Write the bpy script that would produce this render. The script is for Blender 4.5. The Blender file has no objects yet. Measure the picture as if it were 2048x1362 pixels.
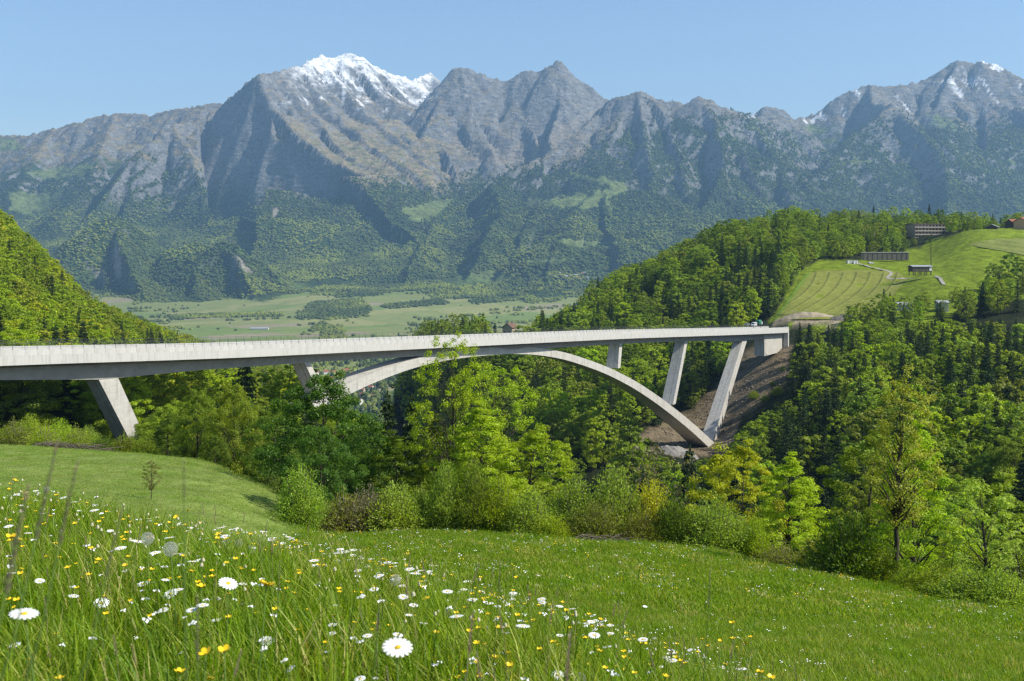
import bpy, math, random
import numpy as np
from mathutils import Vector, Matrix
R = math.radians
SC = bpy.context.scene
COL = SC.collection
rng = np.random.default_rng(7)
random.seed(7)

# ------------------------------------------------------------------ camera, sky, sun, exposure
F, CX, HZ = 2200.0, 1024.0, 480.0            # focal length, centre column and horizon row, in photo pixels
cam_d = bpy.data.cameras.new('camera')
cam = bpy.data.objects.new('camera', cam_d); COL.objects.link(cam)
cam_d.sensor_width = 36.0
cam_d.lens = 36.0 * F / 2048.0
cam_d.shift_y = -(681.0 - HZ) / 2048.0       # level camera, lens shifted down
cam_d.clip_start, cam_d.clip_end = 0.05, 60000.0
cam.location = (0, 0, 0)
cam.rotation_euler = (R(90), 0, 0)
cam_d.dof.use_dof = True
cam_d.dof.focus_distance = 7.0
cam_d.dof.aperture_fstop = 9.0
SC.camera = cam

SUN_AZ, SUN_EL = R(104), R(44)               # clockwise from the view axis (+Y); height above the horizon
w = bpy.data.worlds.new('World'); SC.world = w; w.use_nodes = True
nt = w.node_tree; nt.nodes.clear()
sky = nt.nodes.new('ShaderNodeTexSky'); sky.sky_type = 'NISHITA'; sky.sun_disc = False
sky.sun_elevation = SUN_EL; sky.sun_rotation = SUN_AZ
sky.altitude = 300; sky.air_density = 1.0; sky.dust_density = 0.8; sky.ozone_density = 3.0
bg = nt.nodes.new('ShaderNodeBackground'); bg.inputs['Strength'].default_value = 0.138
out = nt.nodes.new('ShaderNodeOutputWorld')
nt.links.new(sky.outputs[0], bg.inputs[0]); nt.links.new(bg.outputs[0], out.inputs[0])
sd = bpy.data.lights.new('sun', 'SUN'); sun = bpy.data.objects.new('sun', sd); COL.objects.link(sun)
sd.energy = 5.0; sd.angle = R(0.5); sd.color = (1.0, 0.94, 0.82)
SDIR = Vector((math.sin(SUN_AZ) * math.cos(SUN_EL), math.cos(SUN_AZ) * math.cos(SUN_EL), math.sin(SUN_EL)))
sun.rotation_euler = SDIR.to_track_quat('Z', 'Y').to_euler()
vs = SC.view_settings
vs.view_transform = 'Standard'; vs.look = 'None'; vs.exposure = 0.32; vs.gamma = 1.0; vs.use_curve_mapping = False
cy = SC.cycles
cy.max_bounces = 4; cy.diffuse_bounces = 2; cy.glossy_bounces = 2; cy.transmission_bounces = 4
cy.volume_bounces = 0; cy.transparent_max_bounces = 6
cy.caustics_reflective = False; cy.caustics_refractive = False
cy.use_denoising = True; cy.sample_clamp_indirect = 4.0
cy.denoiser = 'OPENIMAGEDENOISE'; cy.denoising_input_passes = 'RGB_ALBEDO_NORMAL'; cy.denoising_prefilter = 'FAST'
cy.use_adaptive_sampling = False
SC.render.film_transparent = False
cy.pixel_filter_type = 'BLACKMAN_HARRIS'; cy.filter_width = 1.3

# ------------------------------------------------------------------ helpers
def PT(px, py, Y):                           # photo pixel at depth Y -> world point
    return Vector(((px - CX) / F * Y, Y, (HZ - py) / F * Y))
def tag(o, label=None, cat=None, group=None, kind=None):
    if label: o['label'] = label
    if cat: o['category'] = cat
    if group: o['group'] = group
    if kind: o['kind'] = kind
    return o
def link(name, data, mat=None, parent=None):
    o = bpy.data.objects.new(name, data); COL.objects.link(o)
    if mat is not None and data is not None and len(data.materials) == 0: data.materials.append(mat)
    if parent is not None: o.parent = parent
    return o
def empty(name, loc=(0, 0, 0), rz=0.0):
    o = bpy.data.objects.new(name, None); COL.objects.link(o)
    o.location = loc; o.rotation_euler = (0, 0, rz); o.empty_display_size = 0.2
    return o
def mesh_np(name, verts, faces, smooth=True):
    """verts (n,3); faces (m,3) or (m,4) int array, or a list of such arrays"""
    me = bpy.data.meshes.new(name)
    verts = np.ascontiguousarray(verts, dtype=np.float32)
    fl = faces if isinstance(faces, list) else [faces]
    fl = [np.asarray(f, dtype=np.int32) for f in fl if len(f)]
    loops = np.concatenate([f.ravel() for f in fl])
    tot = np.concatenate([np.full(len(f), f.shape[1], np.int32) for f in fl])
    start = np.concatenate([[0], np.cumsum(tot)[:-1]]).astype(np.int32)
    me.vertices.add(len(verts)); me.vertices.foreach_set('co', verts.ravel())
    me.loops.add(len(loops)); me.loops.foreach_set('vertex_index', loops)
    me.polygons.add(len(tot)); me.polygons.foreach_set('loop_start', start)
    me.polygons.foreach_set('loop_total', tot)
    me.polygons.foreach_set('use_smooth', np.full(len(tot), smooth))
    me.update(calc_edges=True); me.validate(verbose=False)
    return me
def attr_col(me, name, rgb):
    a = me.attributes.new(name, 'FLOAT_COLOR', 'POINT')
    v = np.ones((len(rgb), 4), np.float32); v[:, :3] = rgb
    a.data.foreach_set('color', v.ravel())
def attr_f(me, name, val):
    a = me.attributes.new(name, 'FLOAT', 'POINT'); a.data.foreach_set('value', np.asarray(val, np.float32))

class MB:                                    # collects boxes, prisms and tubes into one mesh
    def __init__(s): s.v = []; s.f = []
    def add(s, vs_, fs):
        b = len(s.v); s.v += [tuple(v) for v in vs_]; s.f += [tuple(b + i for i in f) for f in fs]
    def box(s, c, size, rz=0.0):
        hx, hy, hz = size[0] / 2, size[1] / 2, size[2] / 2
        ca, sa = math.cos(rz), math.sin(rz)
        vs_ = []
        for z in (-hz, hz):
            for x, y in ((-hx, -hy), (hx, -hy), (hx, hy), (-hx, hy)):
                vs_.append((c[0] + x * ca - y * sa, c[1] + x * sa + y * ca, c[2] + z))
        s.add(vs_, [(3, 2, 1, 0), (4, 5, 6, 7), (0, 1, 5, 4), (1, 2, 6, 5), (2, 3, 7, 6), (3, 0, 4, 7)])
    def loft(s, rings, cap=True):            # rings: list of equal-length vertex loops
        n = len(rings[0]); vs_ = [v for r in rings for v in r]; fs = []
        for i in range(len(rings) - 1):
            for j in range(n):
                a, b = i * n + j, i * n + (j + 1) % n
                fs.append((a, b, b + n, a + n))
        if cap:
            fs.append(tuple(range(n - 1, -1, -1))); fs.append(tuple((len(rings) - 1) * n + j for j in range(n)))
        s.add(vs_, fs)
    def tube(s, pts, radii, n=6):
        rings = []
        for i, p in enumerate(pts):
            p = Vector(p); q = Vector(pts[min(i + 1, len(pts) - 1)]); o = Vector(pts[max(i - 1, 0)])
            d = (q - o).normalized() if (q - o).length > 1e-9 else Vector((0, 0, 1))
            a = d.orthogonal().normalized() if abs(d.z) < .9 else d.cross(Vector((0, 1, 0))).normalized()
            b = d.cross(a)
            r = radii[i] if hasattr(radii, '__len__') else radii
            rings.append([p + a * (r * math.cos(2 * math.pi * k / n)) + b * (r * math.sin(2 * math.pi * k / n)) for k in range(n)])
        s.loft(rings)
    def mesh(s, name, smooth=False):
        me = bpy.data.meshes.new(name); me.from_pydata(s.v, [], s.f); me.update()
        if smooth: me.polygons.foreach_set('use_smooth', [True] * len(me.polygons))
        return me
    def build(s, name, mat, parent=None, smooth=False):
        return link(name, s.mesh(name, smooth), mat, parent)

# vectorised gradient noise
_perm = rng.permutation(4096).astype(np.int64)
_ga = rng.random(4096) * 2 * np.pi
def noise2(x, y):
    x = np.asarray(x, float); y = np.asarray(y, float)
    xi = np.floor(x).astype(np.int64); yi = np.floor(y).astype(np.int64)
    xf, yf = x - xi, y - yi
    u = xf * xf * xf * (xf * (xf * 6 - 15) + 10); v = yf * yf * yf * (yf * (yf * 6 - 15) + 10)
    def g(ix, iy, dx, dy):
        a = _ga[_perm[(ix + _perm[iy & 4095]) & 4095]]
        return np.cos(a) * dx + np.sin(a) * dy
    n00 = g(xi, yi, xf, yf); n10 = g(xi + 1, yi, xf - 1, yf)
    n01 = g(xi, yi + 1, xf, yf - 1); n11 = g(xi + 1, yi + 1, xf - 1, yf - 1)
    return ((n00 * (1 - u) + n10 * u) * (1 - v) + (n01 * (1 - u) + n11 * u) * v) * 1.5
def fbm(x, y, o=4, g=0.5):
    s = 0; a = 1; t = 0
    for i in range(o):
        s = s + a * noise2(x * 2 ** i + 17.3 * i, y * 2 ** i - 9.1 * i); t += a; a *= g
    return s / t
def ridged(x, y, o=4, g=0.5):
    s = 0; a = 1; t = 0
    for i in range(o):
        s = s + a * (1 - np.abs(noise2(x * 2 ** i + 5.7 * i, y * 2 ** i + 3.3 * i)) * 1.8); t += a; a *= g
    return s / t
def sstep(a, b, x):
    t = np.clip((np.asarray(x, float) - a) / (b - a), 0, 1); return t * t * (3 - 2 * t)
def inpoly(px, py, poly):
    px = np.asarray(px, float); py = np.asarray(py, float)
    r = np.zeros(px.shape, bool); n = len(poly)
    for i in range(n):
        x1, y1 = poly[i]; x2, y2 = poly[(i + 1) % n]
        if y1 == y2: continue
        c = ((y1 > py) != (y2 > py)) & (px < (x2 - x1) * (py - y1) / (y2 - y1) + x1)
        r ^= c
    return r

# ------------------------------------------------------------------ materials
MATS = {}
def newmat(name):
    m = bpy.data.materials.new(name); m.use_nodes = True; m.node_tree.nodes.clear(); MATS[name] = m
    return m, m.node_tree.nodes, m.node_tree.links
def noise_node(N, L, vec, scale, detail=4, rough=.55):
    n = N.new('ShaderNodeTexNoise'); n.inputs['Scale'].default_value = scale
    n.inputs['Detail'].default_value = detail; n.inputs['Roughness'].default_value = rough
    if vec is not None: L.new(vec, n.inputs['Vector'])
    return n
def ramp(N, L, fac, stops):
    r = N.new('ShaderNodeValToRGB'); e = r.color_ramp.elements
    while len(e) > 1: e.remove(e[-1])
    e[0].position = stops[0][0]; c = stops[0][1]; e[0].color = (*c, 1)
    for p, c in stops[1:]:
        k = e.new(p); k.color = (*c, 1)
    if fac is not None: L.new(fac, r.inputs[0])
    return r
def mix(N, L, a, b, fac, mode='MIX'):
    m = N.new('ShaderNodeMix'); m.data_type = 'RGBA'; m.blend_type = mode
    for sock, val in ((m.inputs[0], fac), (m.inputs[6], a), (m.inputs[7], b)):
        if hasattr(val, 'is_linked') or hasattr(val, 'links'): L.new(val, sock)
        elif isinstance(val, (int, float)): sock.default_value = val
        else: sock.default_value = (*val, 1)
    return m.outputs[2]
def bump(N, L, h, dist, strength=1.0):
    b = N.new('ShaderNodeBump'); b.inputs['Distance'].default_value = dist; b.inputs['Strength'].default_value = strength
    L.new(h, b.inputs['Height']); return b.outputs[0]
def finish(m, N, L, col, rough=.8, normal=None, spec=.3, metal=0):
    b = N.new('ShaderNodeBsdfPrincipled'); o = N.new('ShaderNodeOutputMaterial')
    if hasattr(col, 'links'): L.new(col, b.inputs['Base Color'])
    else: b.inputs['Base Color'].default_value = (*col, 1)
    b.inputs['Roughness'].default_value = rough; b.inputs['Specular IOR Level'].default_value = spec
    b.inputs['Metallic'].default_value = metal
    if normal is not None: L.new(normal, b.inputs['Normal'])
    L.new(b.outputs[0], o.inputs[0]); return m
def simple(name, col, rough=.8, var=.25, scale=3.0, bumpd=0.0, spec=.3, metal=0):
    m, N, L = newmat(name)
    tc = N.new('ShaderNodeTexCoord').outputs['Object']
    n = noise_node(N, L, tc, scale)
    d = tuple(c * (1 - var) for c in col); l = tuple(min(1, c * (1 + var)) for c in col)
    r = ramp(N, L, n.outputs[0], [(.3, d), (.7, l)])
    nb = bump(N, L, n.outputs[0], bumpd) if bumpd else None
    return finish(m, N, L, r.outputs[0], rough, nb, spec, metal)
def leafmat(name, mode, stops=None, trans=.9, wn=0.0, gain=.9):
    """mode 'obj': the object's own colour; 'inst': spread over a ramp by each instance's random number"""
    m, N, L = newmat(name)
    oi = N.new('ShaderNodeObjectInfo'); ge = N.new('ShaderNodeNewGeometry')
    if mode == 'obj': base = oi.outputs['Color']
    else: base = ramp(N, L, oi.outputs['Random'], stops).outputs[0]
    # per-leaf variation
    v = N.new('ShaderNodeMapRange'); v.inputs[3].default_value = .62; v.inputs[4].default_value = 1.4
    L.new(ge.outputs['Random Per Island'], v.inputs[0])
    hs = N.new('ShaderNodeHueSaturation'); L.new(base, hs.inputs['Color']); L.new(v.outputs[0], hs.inputs['Value'])
    hv = N.new('ShaderNodeMapRange'); hv.inputs[3].default_value = .488; hv.inputs[4].default_value = .524
    n = noise_node(N, L, N.new('ShaderNodeTexCoord').outputs['Object'], .6, 2)
    L.new(n.outputs[0], hv.inputs[0]); L.new(hv.outputs[0], hs.inputs['Hue'])
    hc = hs.outputs[0]
    if wn:                                   # stands of lighter and darker trees
        wnn = noise_node(N, L, ge.outputs['Position'], wn, 4)
        hc = mix(N, L, hc, ramp(N, L, wnn.outputs[0], [(.38, (.55, .62, .72)), (.5, (1, 1, 1)), (.60, (1.7, 1.6, 1.05))]).outputs[0], 1.0, 'MULTIPLY')
    d = N.new('ShaderNodeBsdfDiffuse'); t = N.new('ShaderNodeBsdfTranslucent')
    L.new(mix(N, L, hc, (gain, gain, gain), 1.0, 'MULTIPLY'), d.inputs[0])
    tcol = mix(N, L, hc, (1.2 * trans, 1.2 * trans, .3 * trans), 1.0, 'MULTIPLY'); L.new(tcol, t.inputs[0])
    mx = N.new('ShaderNodeAddShader')        # a leaf both reflects and lets light through
    L.new(d.outputs[0], mx.inputs[0]); L.new(t.outputs[0], mx.inputs[1])
    gl = N.new('ShaderNodeBsdfGlossy'); gl.inputs['Roughness'].default_value = .5; gl.inputs[0].default_value = (.9, 1, .8, 1)
    m2 = N.new('ShaderNodeMixShader'); m2.inputs[0].default_value = .018
    L.new(mx.outputs[0], m2.inputs[1]); L.new(gl.outputs[0], m2.inputs[2])
    o = N.new('ShaderNodeOutputMaterial'); L.new(m2.outputs[0], o.inputs[0])
    return m
# ------------------------------------------------------------------ terrain: control points (column px, depth Y, row py)
CTRL = []
def crow(Y, cols, rows):
    for a, b in zip(cols, rows): CTRL.append((a, Y, b))
NC = (-900, -300, 0, 300, 600, 1000, 1400, 1800, 2300, 2950)
crow(0.6, NC, (4300, 4300, 4300, 4300, 4350, 4450, 4600, 4800, 5100, 5400))
crow(1.5, NC, (1950, 1950, 1950, 1960, 1980, 2080, 2200, 2400, 2600, 2800))
crow(2.5, NC, (1400, 1400, 1400, 1420, 1440, 1500, 1620, 1800, 1950, 2050))
crow(4.0, NC, (1120, 1130, 1150, 1185, 1225, 1310, 1440, 1610, 1720, 1800))
crow(6.0, NC, (1010, 1030, 1045, 1105, 1165, 1255, 1395, 1510, 1600, 1660))
crow(9.0, NC, (1000, 1030, 1065, 1130, 1200, 1280, 1390, 1470, 1530, 1580))
crow(14., NC, (1060, 1090, 1120, 1165, 1220, 1280, 1350, 1410, 1450, 1480))
crow(25., NC, (1080, 1095, 1110, 1135, 1180, 1215, 1255, 1295, 1320, 1350))
crow(45., NC, (1020, 1035, 1035, 1055, 1108, 1122, 1150, 1200, 1250, 1290))
for px, lst in {
    -900: ((70, 960), (110, 900), (200, 880), (300, 790), (500, 480), (800, 280), (1100, 280), (1600, 600)),
    -300: ((70, 958), (110, 888), (150, 890), (220, 880), (300, 830), (400, 700), (500, 575), (800, 350), (1100, 350), (1600, 600)),
    0: ((70, 958), (110, 892), (150, 896), (230, 886), (300, 850), (400, 765), (500, 650), (600, 560), (750, 478), (900, 495), (1200, 640), (1800, 880)),
    130: ((600, 660), (850, 588), (1050, 610)),
    300: ((70, 968), (110, 918), (140, 935), (180, 930), (240, 905), (300, 890), (400, 845), (600, 760), (1000, 676), (1200, 700), (1500, 800), (1900, 880)),
    450: ((58, 1018), (70, 986), (100, 946), (130, 985), (180, 985), (260, 945), (400, 895), (700, 795), (1150, 712), (1400, 790), (1900, 880)),
    560: ((60, 1052), (68, 1032), (85, 1005), (110, 1050)),
    600: ((66, 1064), (90, 1085), (130, 1045), (200, 925), (272, 840), (350, 990), (450, 975), (700, 900), (1000, 830), (1300, 780), (1600, 830), (2000, 845)),
    690: ((272, 870), (350, 1100)),
    760: ((66, 1066), (90, 1105), (130, 1120), (200, 1090), (300, 1170), (450, 1270), (800, 1160), (1300, 1000), (2000, 843)),
    1000: ((66, 1076), (90, 1130), (130, 1240), (180, 1420), (250, 1620), (480, 1010), (600, 810), (850, 692), (1000, 705), (1300, 900), (2000, 850)),
    900: ((450, 1400), (600, 1000), (700, 790), (850, 697), (1000, 720)), 840: ((850, 722),), 790: ((850, 860),), 780: ((650, 1220),), 720: ((1000, 1080),), 690.5: ((1500, 940),),
    1100: ((330, 1610), (430, 950), (500, 860), (600, 775), (800, 692), (1000, 695), (1300, 900), (2000, 850)),
    1200: ((400, 1020), (450, 905), (550, 795), (700, 700), (900, 605), (1100, 640), (1400, 800)),
    1290: ((470, 888), (400, 970), (600, 765), (750, 645), (900, 552), (1200, 620)),
    1400: ((62, 1104), (80, 1190), (110, 1390), (150, 1650), (220, 1860), (330, 1110)),
    1430: ((488, 893), (430, 930), (545, 800), (600, 730), (700, 645), (900, 490), (1200, 560)),
    1560: ((330, 1040), (430, 890), (500, 800), (566, 706), (610, 655), (645, 628), (750, 555), (900, 458), (1200, 530)),
    1700: ((250, 1150), (350, 930), (450, 800), (560, 690), (610, 645), (645, 620), (750, 548), (800, 524), (900, 490), (1000, 455), (1300, 560)),
    1800: ((52, 1173), (70, 1270), (100, 1500), (150, 1780)),
    1850: ((250, 1100), (350, 890), (450, 770), (560, 668), (640, 595), (720, 548), (820, 508), (900, 480), (1000, 455), (1300, 560)),
    1950: ((700, 548), (850, 464), (950, 466)),
    2048: ((250, 1070), (350, 870), (450, 750), (560, 640), (680, 556), (880, 462), (1000, 457), (1300, 560)),
    2300: ((46, 1235), (60, 1320), (90, 1600), (120, 1900)),
    2600: ((250, 1010), (400, 800), (600, 590), (900, 440), (1300, 540)),
    2950: ((46, 1250), (70, 1400), (120, 1800)),
}.items():
    for Y, py in lst: CTRL.append((px, Y, py))
CA = np.array(CTRL, float)
def _uv(px, Y): return np.asarray(px) / 450.0, 1.9 * np.log(np.asarray(Y))
_cu, _cv = _uv(CA[:, 0], CA[:, 1])
_val = (HZ - CA[:, 2]) / F
def _phi(r2): return np.sqrt(r2 + 0.02)
_A = _phi((_cu[:, None] - _cu[None]) ** 2 + (_cv[:, None] - _cv[None]) ** 2)
_n = len(_cu); _B = np.zeros((_n + 3, _n + 3)); _B[:_n, :_n] = _A - np.eye(_n) * 0.002
_B[:_n, _n] = 1; _B[:_n, _n + 1] = _cu; _B[:_n, _n + 2] = _cv; _B[_n:, :_n] = _B[:_n, _n:].T
_w = np.linalg.solve(_B, np.concatenate([_val, [0, 0, 0]]))
PLAIN = -330.0
def H_near(X, Y):
    X = np.asarray(X, float); Y = np.maximum(np.asarray(Y, float), .3)
    px = np.clip(CX + F * X / Y, -1500, 3500); u, v = _uv(px, Y)
    sh = u.shape; u = u.ravel(); v = v.ravel(); r = np.empty(u.shape)
    for i in range(0, len(u), 40000):
        s = slice(i, i + 40000)
        r[s] = _phi((u[s, None] - _cu) ** 2 + (v[s, None] - _cv) ** 2) @ _w[:_n] + _w[_n] + _w[_n + 1] * u[s] + _w[_n + 2] * v[s]
    z = r.reshape(sh) * Y
    amp = np.clip((Y - 3) / 60, 0, 1)
    z = z + amp * (0.35 * fbm(X / 9, Y / 9, 3)) + np.clip((Y - 250) / 300, 0, 1) * 5 * fbm(X / 70, Y / 70, 3)
    z = z + .025 * fbm(X / .8, Y / .8, 2)
    return z
# --- the mountain ridges: polylines (px, py, depth), slope on the left of travel, slope on the right
RIDGES = []
def ridge(pts, sl, sr, rib=1.0, e0=1.0, e1=1.0): RIDGES.append(([PT(*p) for p in pts], sl, sr, rib, e0, e1))   # e0, e1: extra steepness past the two ends
ridge([(-500, 320, 11000), (-200, 290, 11000), (0, 269, 10800), (45, 270, 10700), (110, 256, 10600), (160, 241, 10500), (235, 226, 10500), (300, 229, 10400), (345, 219, 10300), (400, 210, 10200), (440, 206, 10200), (520, 210, 10200)], .75, .8)
ridge([(235, 226, 10500), (200, 300, 9600), (170, 380, 8700), (110, 430, 8000)], .6, .7)
ridge([(110, 256, 10600), (60, 330, 9600), (20, 400, 8600)], .55, .6)
ridge([(428, 236, 9500), (445, 208, 9350), (480, 172, 9200), (515, 149, 9100)], 1.0, 2.4, 1.0)
ridge([(515, 149, 9100), (560, 141, 9400), (600, 128, 9700), (640, 108, 10000), (665, 117, 10100), (690, 104, 10200), (720, 109, 10200), (760, 137, 10300), (800, 152, 10400), (830, 158, 10500), (862, 145, 11000), (885, 165, 10600)], 1.1, 1.05, 1.2, 3.5)
ridge([(515, 149, 9100), (545, 215, 8850), (542, 268, 8650), (600, 312, 8450), (660, 362, 8250), (732, 436, 7950)], .55, 2.8, 1.0)
ridge([(425, 236, 9500), (395, 240, 9200)], 1.9, 1.0, .7)
ridge([(395, 240, 9200), (350, 246, 8950), (290, 292, 8650), (240, 346, 8400), (190, 420, 8000), (150, 470, 7500)], 1.1, 1.2, 1.5)
ridge([(350, 246, 8950), (385, 310, 8600), (400, 370, 8250)], 1.0, 1.2, 1.5)
ridge([(600, 128, 9700), (640, 190, 9400), (700, 250, 9000), (760, 320, 8600), (830, 390, 8200)], .62, 1.25, 1.5)
ridge([(640, 108, 10000), (700, 190, 9600), (760, 245, 9200), (830, 300, 8800), (900, 385, 8300)], .62, 1.3, 1.5)
ridge([(690, 104, 10200), (760, 180, 9850), (830, 222, 9600)], .7, 1.1, 1.4)
ridge([(560, 141, 9400), (610, 215, 9050), (660, 290, 8700), (720, 350, 8350), (760, 395, 8120)], .6, .85, 1.2)
ridge([(885, 160, 9900), (910, 134, 9800), (935, 138, 9800), (970, 150, 9800), (1010, 162, 9800)], 1.4, 1.2, 1.6)
ridge([(905, 136, 9800), (880, 200, 9500), (860, 250, 9200), (900, 320, 8700)], .8, 1.3, 1.3)
ridge([(935, 138, 9800), (945, 220, 9400), (985, 300, 8900)], 1.5, .9, 1.5)
ridge([(1010, 162, 9800), (1035, 146, 9800), (1050, 139, 9800), (1075, 143, 9800), (1100, 129, 9800), (1112, 118, 9800), (1126, 127, 9800), (1142, 152, 9800), (1165, 180, 9800), (1190, 195, 9800), (1215, 206, 9700)], 1.4, 1.2, 1.6)
ridge([(1025, 152, 9800), (1045, 230, 9400), (1075, 290, 9000)], .8, 1.9, 1.4)
ridge([(1112, 118, 9800), (1118, 200, 9400), (1100, 280, 8900)], .8, 1.9, 1.4)
ridge([(1215, 206, 9000), (1150, 268, 8600), (1080, 312, 8300), (1000, 352, 8000), (920, 400, 7700), (850, 452, 7300), (800, 500, 6900)], .6, 1.3)
ridge([(1215, 206, 9000), (1228, 195, 8950), (1255, 188, 8900), (1278, 180, 8900), (1300, 188, 8900), (1330, 203, 8900), (1372, 204, 8900), (1382, 196, 8850), (1400, 190, 8800), (1420, 196, 8800), (1450, 212, 8800), (1480, 226, 8900), (1510, 232, 9300), (1580, 236, 9500)], .9, .95, 1.3)
ridge([(1278, 180, 8900), (1285, 270, 8400), (1310, 350, 7800), (1300, 420, 7200)], .7, 1.4, 1.3)
ridge([(1400, 190, 8800), (1435, 250, 8400), (1445, 330, 7800), (1410, 420, 7100)], .7, 1.5, 1.3)
ridge([(1330, 203, 8900), (1350, 290, 8300), (1370, 380, 7600)], .75, 1.4, 1.2)
ridge([(1500, 236, 9600), (1530, 214, 9600), (1552, 213, 9600), (1582, 232, 9600)], 1.0, 1.1)
ridge([(1480, 226, 8900), (1540, 300, 8300), (1580, 380, 7500)], .7, 1.3)
ridge([(1580, 236, 9600), (1622, 230, 9900), (1642, 219, 9900), (1680, 190, 9900), (1735, 168, 9900), (1760, 172, 9900), (1800, 170, 9950), (1842, 158, 10000), (1880, 138, 10000), (1916, 118, 10000), (1932, 123, 10000), (1950, 126, 10000), (1965, 120, 9900), (1990, 126, 9900), (2020, 140, 9800), (2048, 160, 9800), (2200, 240, 9600), (2500, 300, 9400)], .9, .95, 1.2)
ridge([(1735, 168, 9900), (1745, 205, 9500), (1785, 206, 9100), (1710, 262, 8700), (1645, 332, 8100), (1590, 400, 7400)], .7, 1.25)
ridge([(1785, 206, 9100), (1850, 270, 8500), (1900, 350, 7800), (1890, 430, 7100)], .7, 1.2)
ridge([(1916, 118, 10000), (1880, 190, 9600), (1900, 250, 9200)], .8, 1.6, 1.3)
ridge([(1960, 120, 9900), (1962, 170, 9700), (1990, 205, 9400), (2048, 225, 9100), (2120, 300, 8600), (2150, 380, 7900)], .7, 1.9, 1.3)
ridge([(1190, 300, 8300), (1200, 360, 7600), (1150, 430, 6900), (1120, 480, 6300)], .35, .45, .6)
ridge([(985, 370, 7700), (1010, 430, 7000), (960, 490, 6400)], .45, 1.2, .8)
# knolls at the foot of the range
ridge([(217, 433, 6480), (238, 470, 6250), (262, 525, 5950), (285, 585, 5600)], .75, 2.2, .8)
ridge([(372, 490, 6250), (385, 525, 6000), (395, 590, 5560)], .7, 2.0, .8)
ridge([(434, 486, 6080), (462, 512, 5880), (500, 575, 5560)], .6, 2.4, .8)
ridge([(865, 445, 7300), (850, 490, 6800), (815, 545, 6250)], .5, 1.3, .8)
ridge([(1060, 440, 7000), (1040, 490, 6500), (1010, 540, 6050)], .5, 1.2, .8)
ridge([(135, 500, 6300), (165, 470, 6350), (200, 436, 6400), (217, 431, 6400), (245, 442, 6450), (290, 470, 6500), (325, 505, 6500)], 1.0, .95, 1.0, 2.2)
ridge([(160, 470, 6350), (190, 520, 6150), (240, 580, 5900)], .8, 1.3, 1.0)
ridge([(325, 508, 6200), (360, 492, 6200), (400, 488, 6200), (432, 494, 6150)], .8, .85, 1.0, 2.0)
ridge([(420, 500, 6050), (432, 486, 6050), (470, 492, 6000), (510, 520, 5950), (550, 556, 5850), (575, 580, 5750)], .7, .95, .8, 2.4)
def segs():
    out = []
    for pts, sl, sr, rib, e0, e1 in RIDGES:
        acc = random.random() * 5000
        for i, (a, b) in enumerate(zip(pts[:-1], pts[1:])):
            out.append((a, b, sl, sr, rib, acc, e0 if i == 0 else 1.0, e1 if i == len(pts) - 2 else 1.0)); acc += math.hypot(b.x - a.x, b.y - a.y)
    return out
SEGS = segs()
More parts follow.
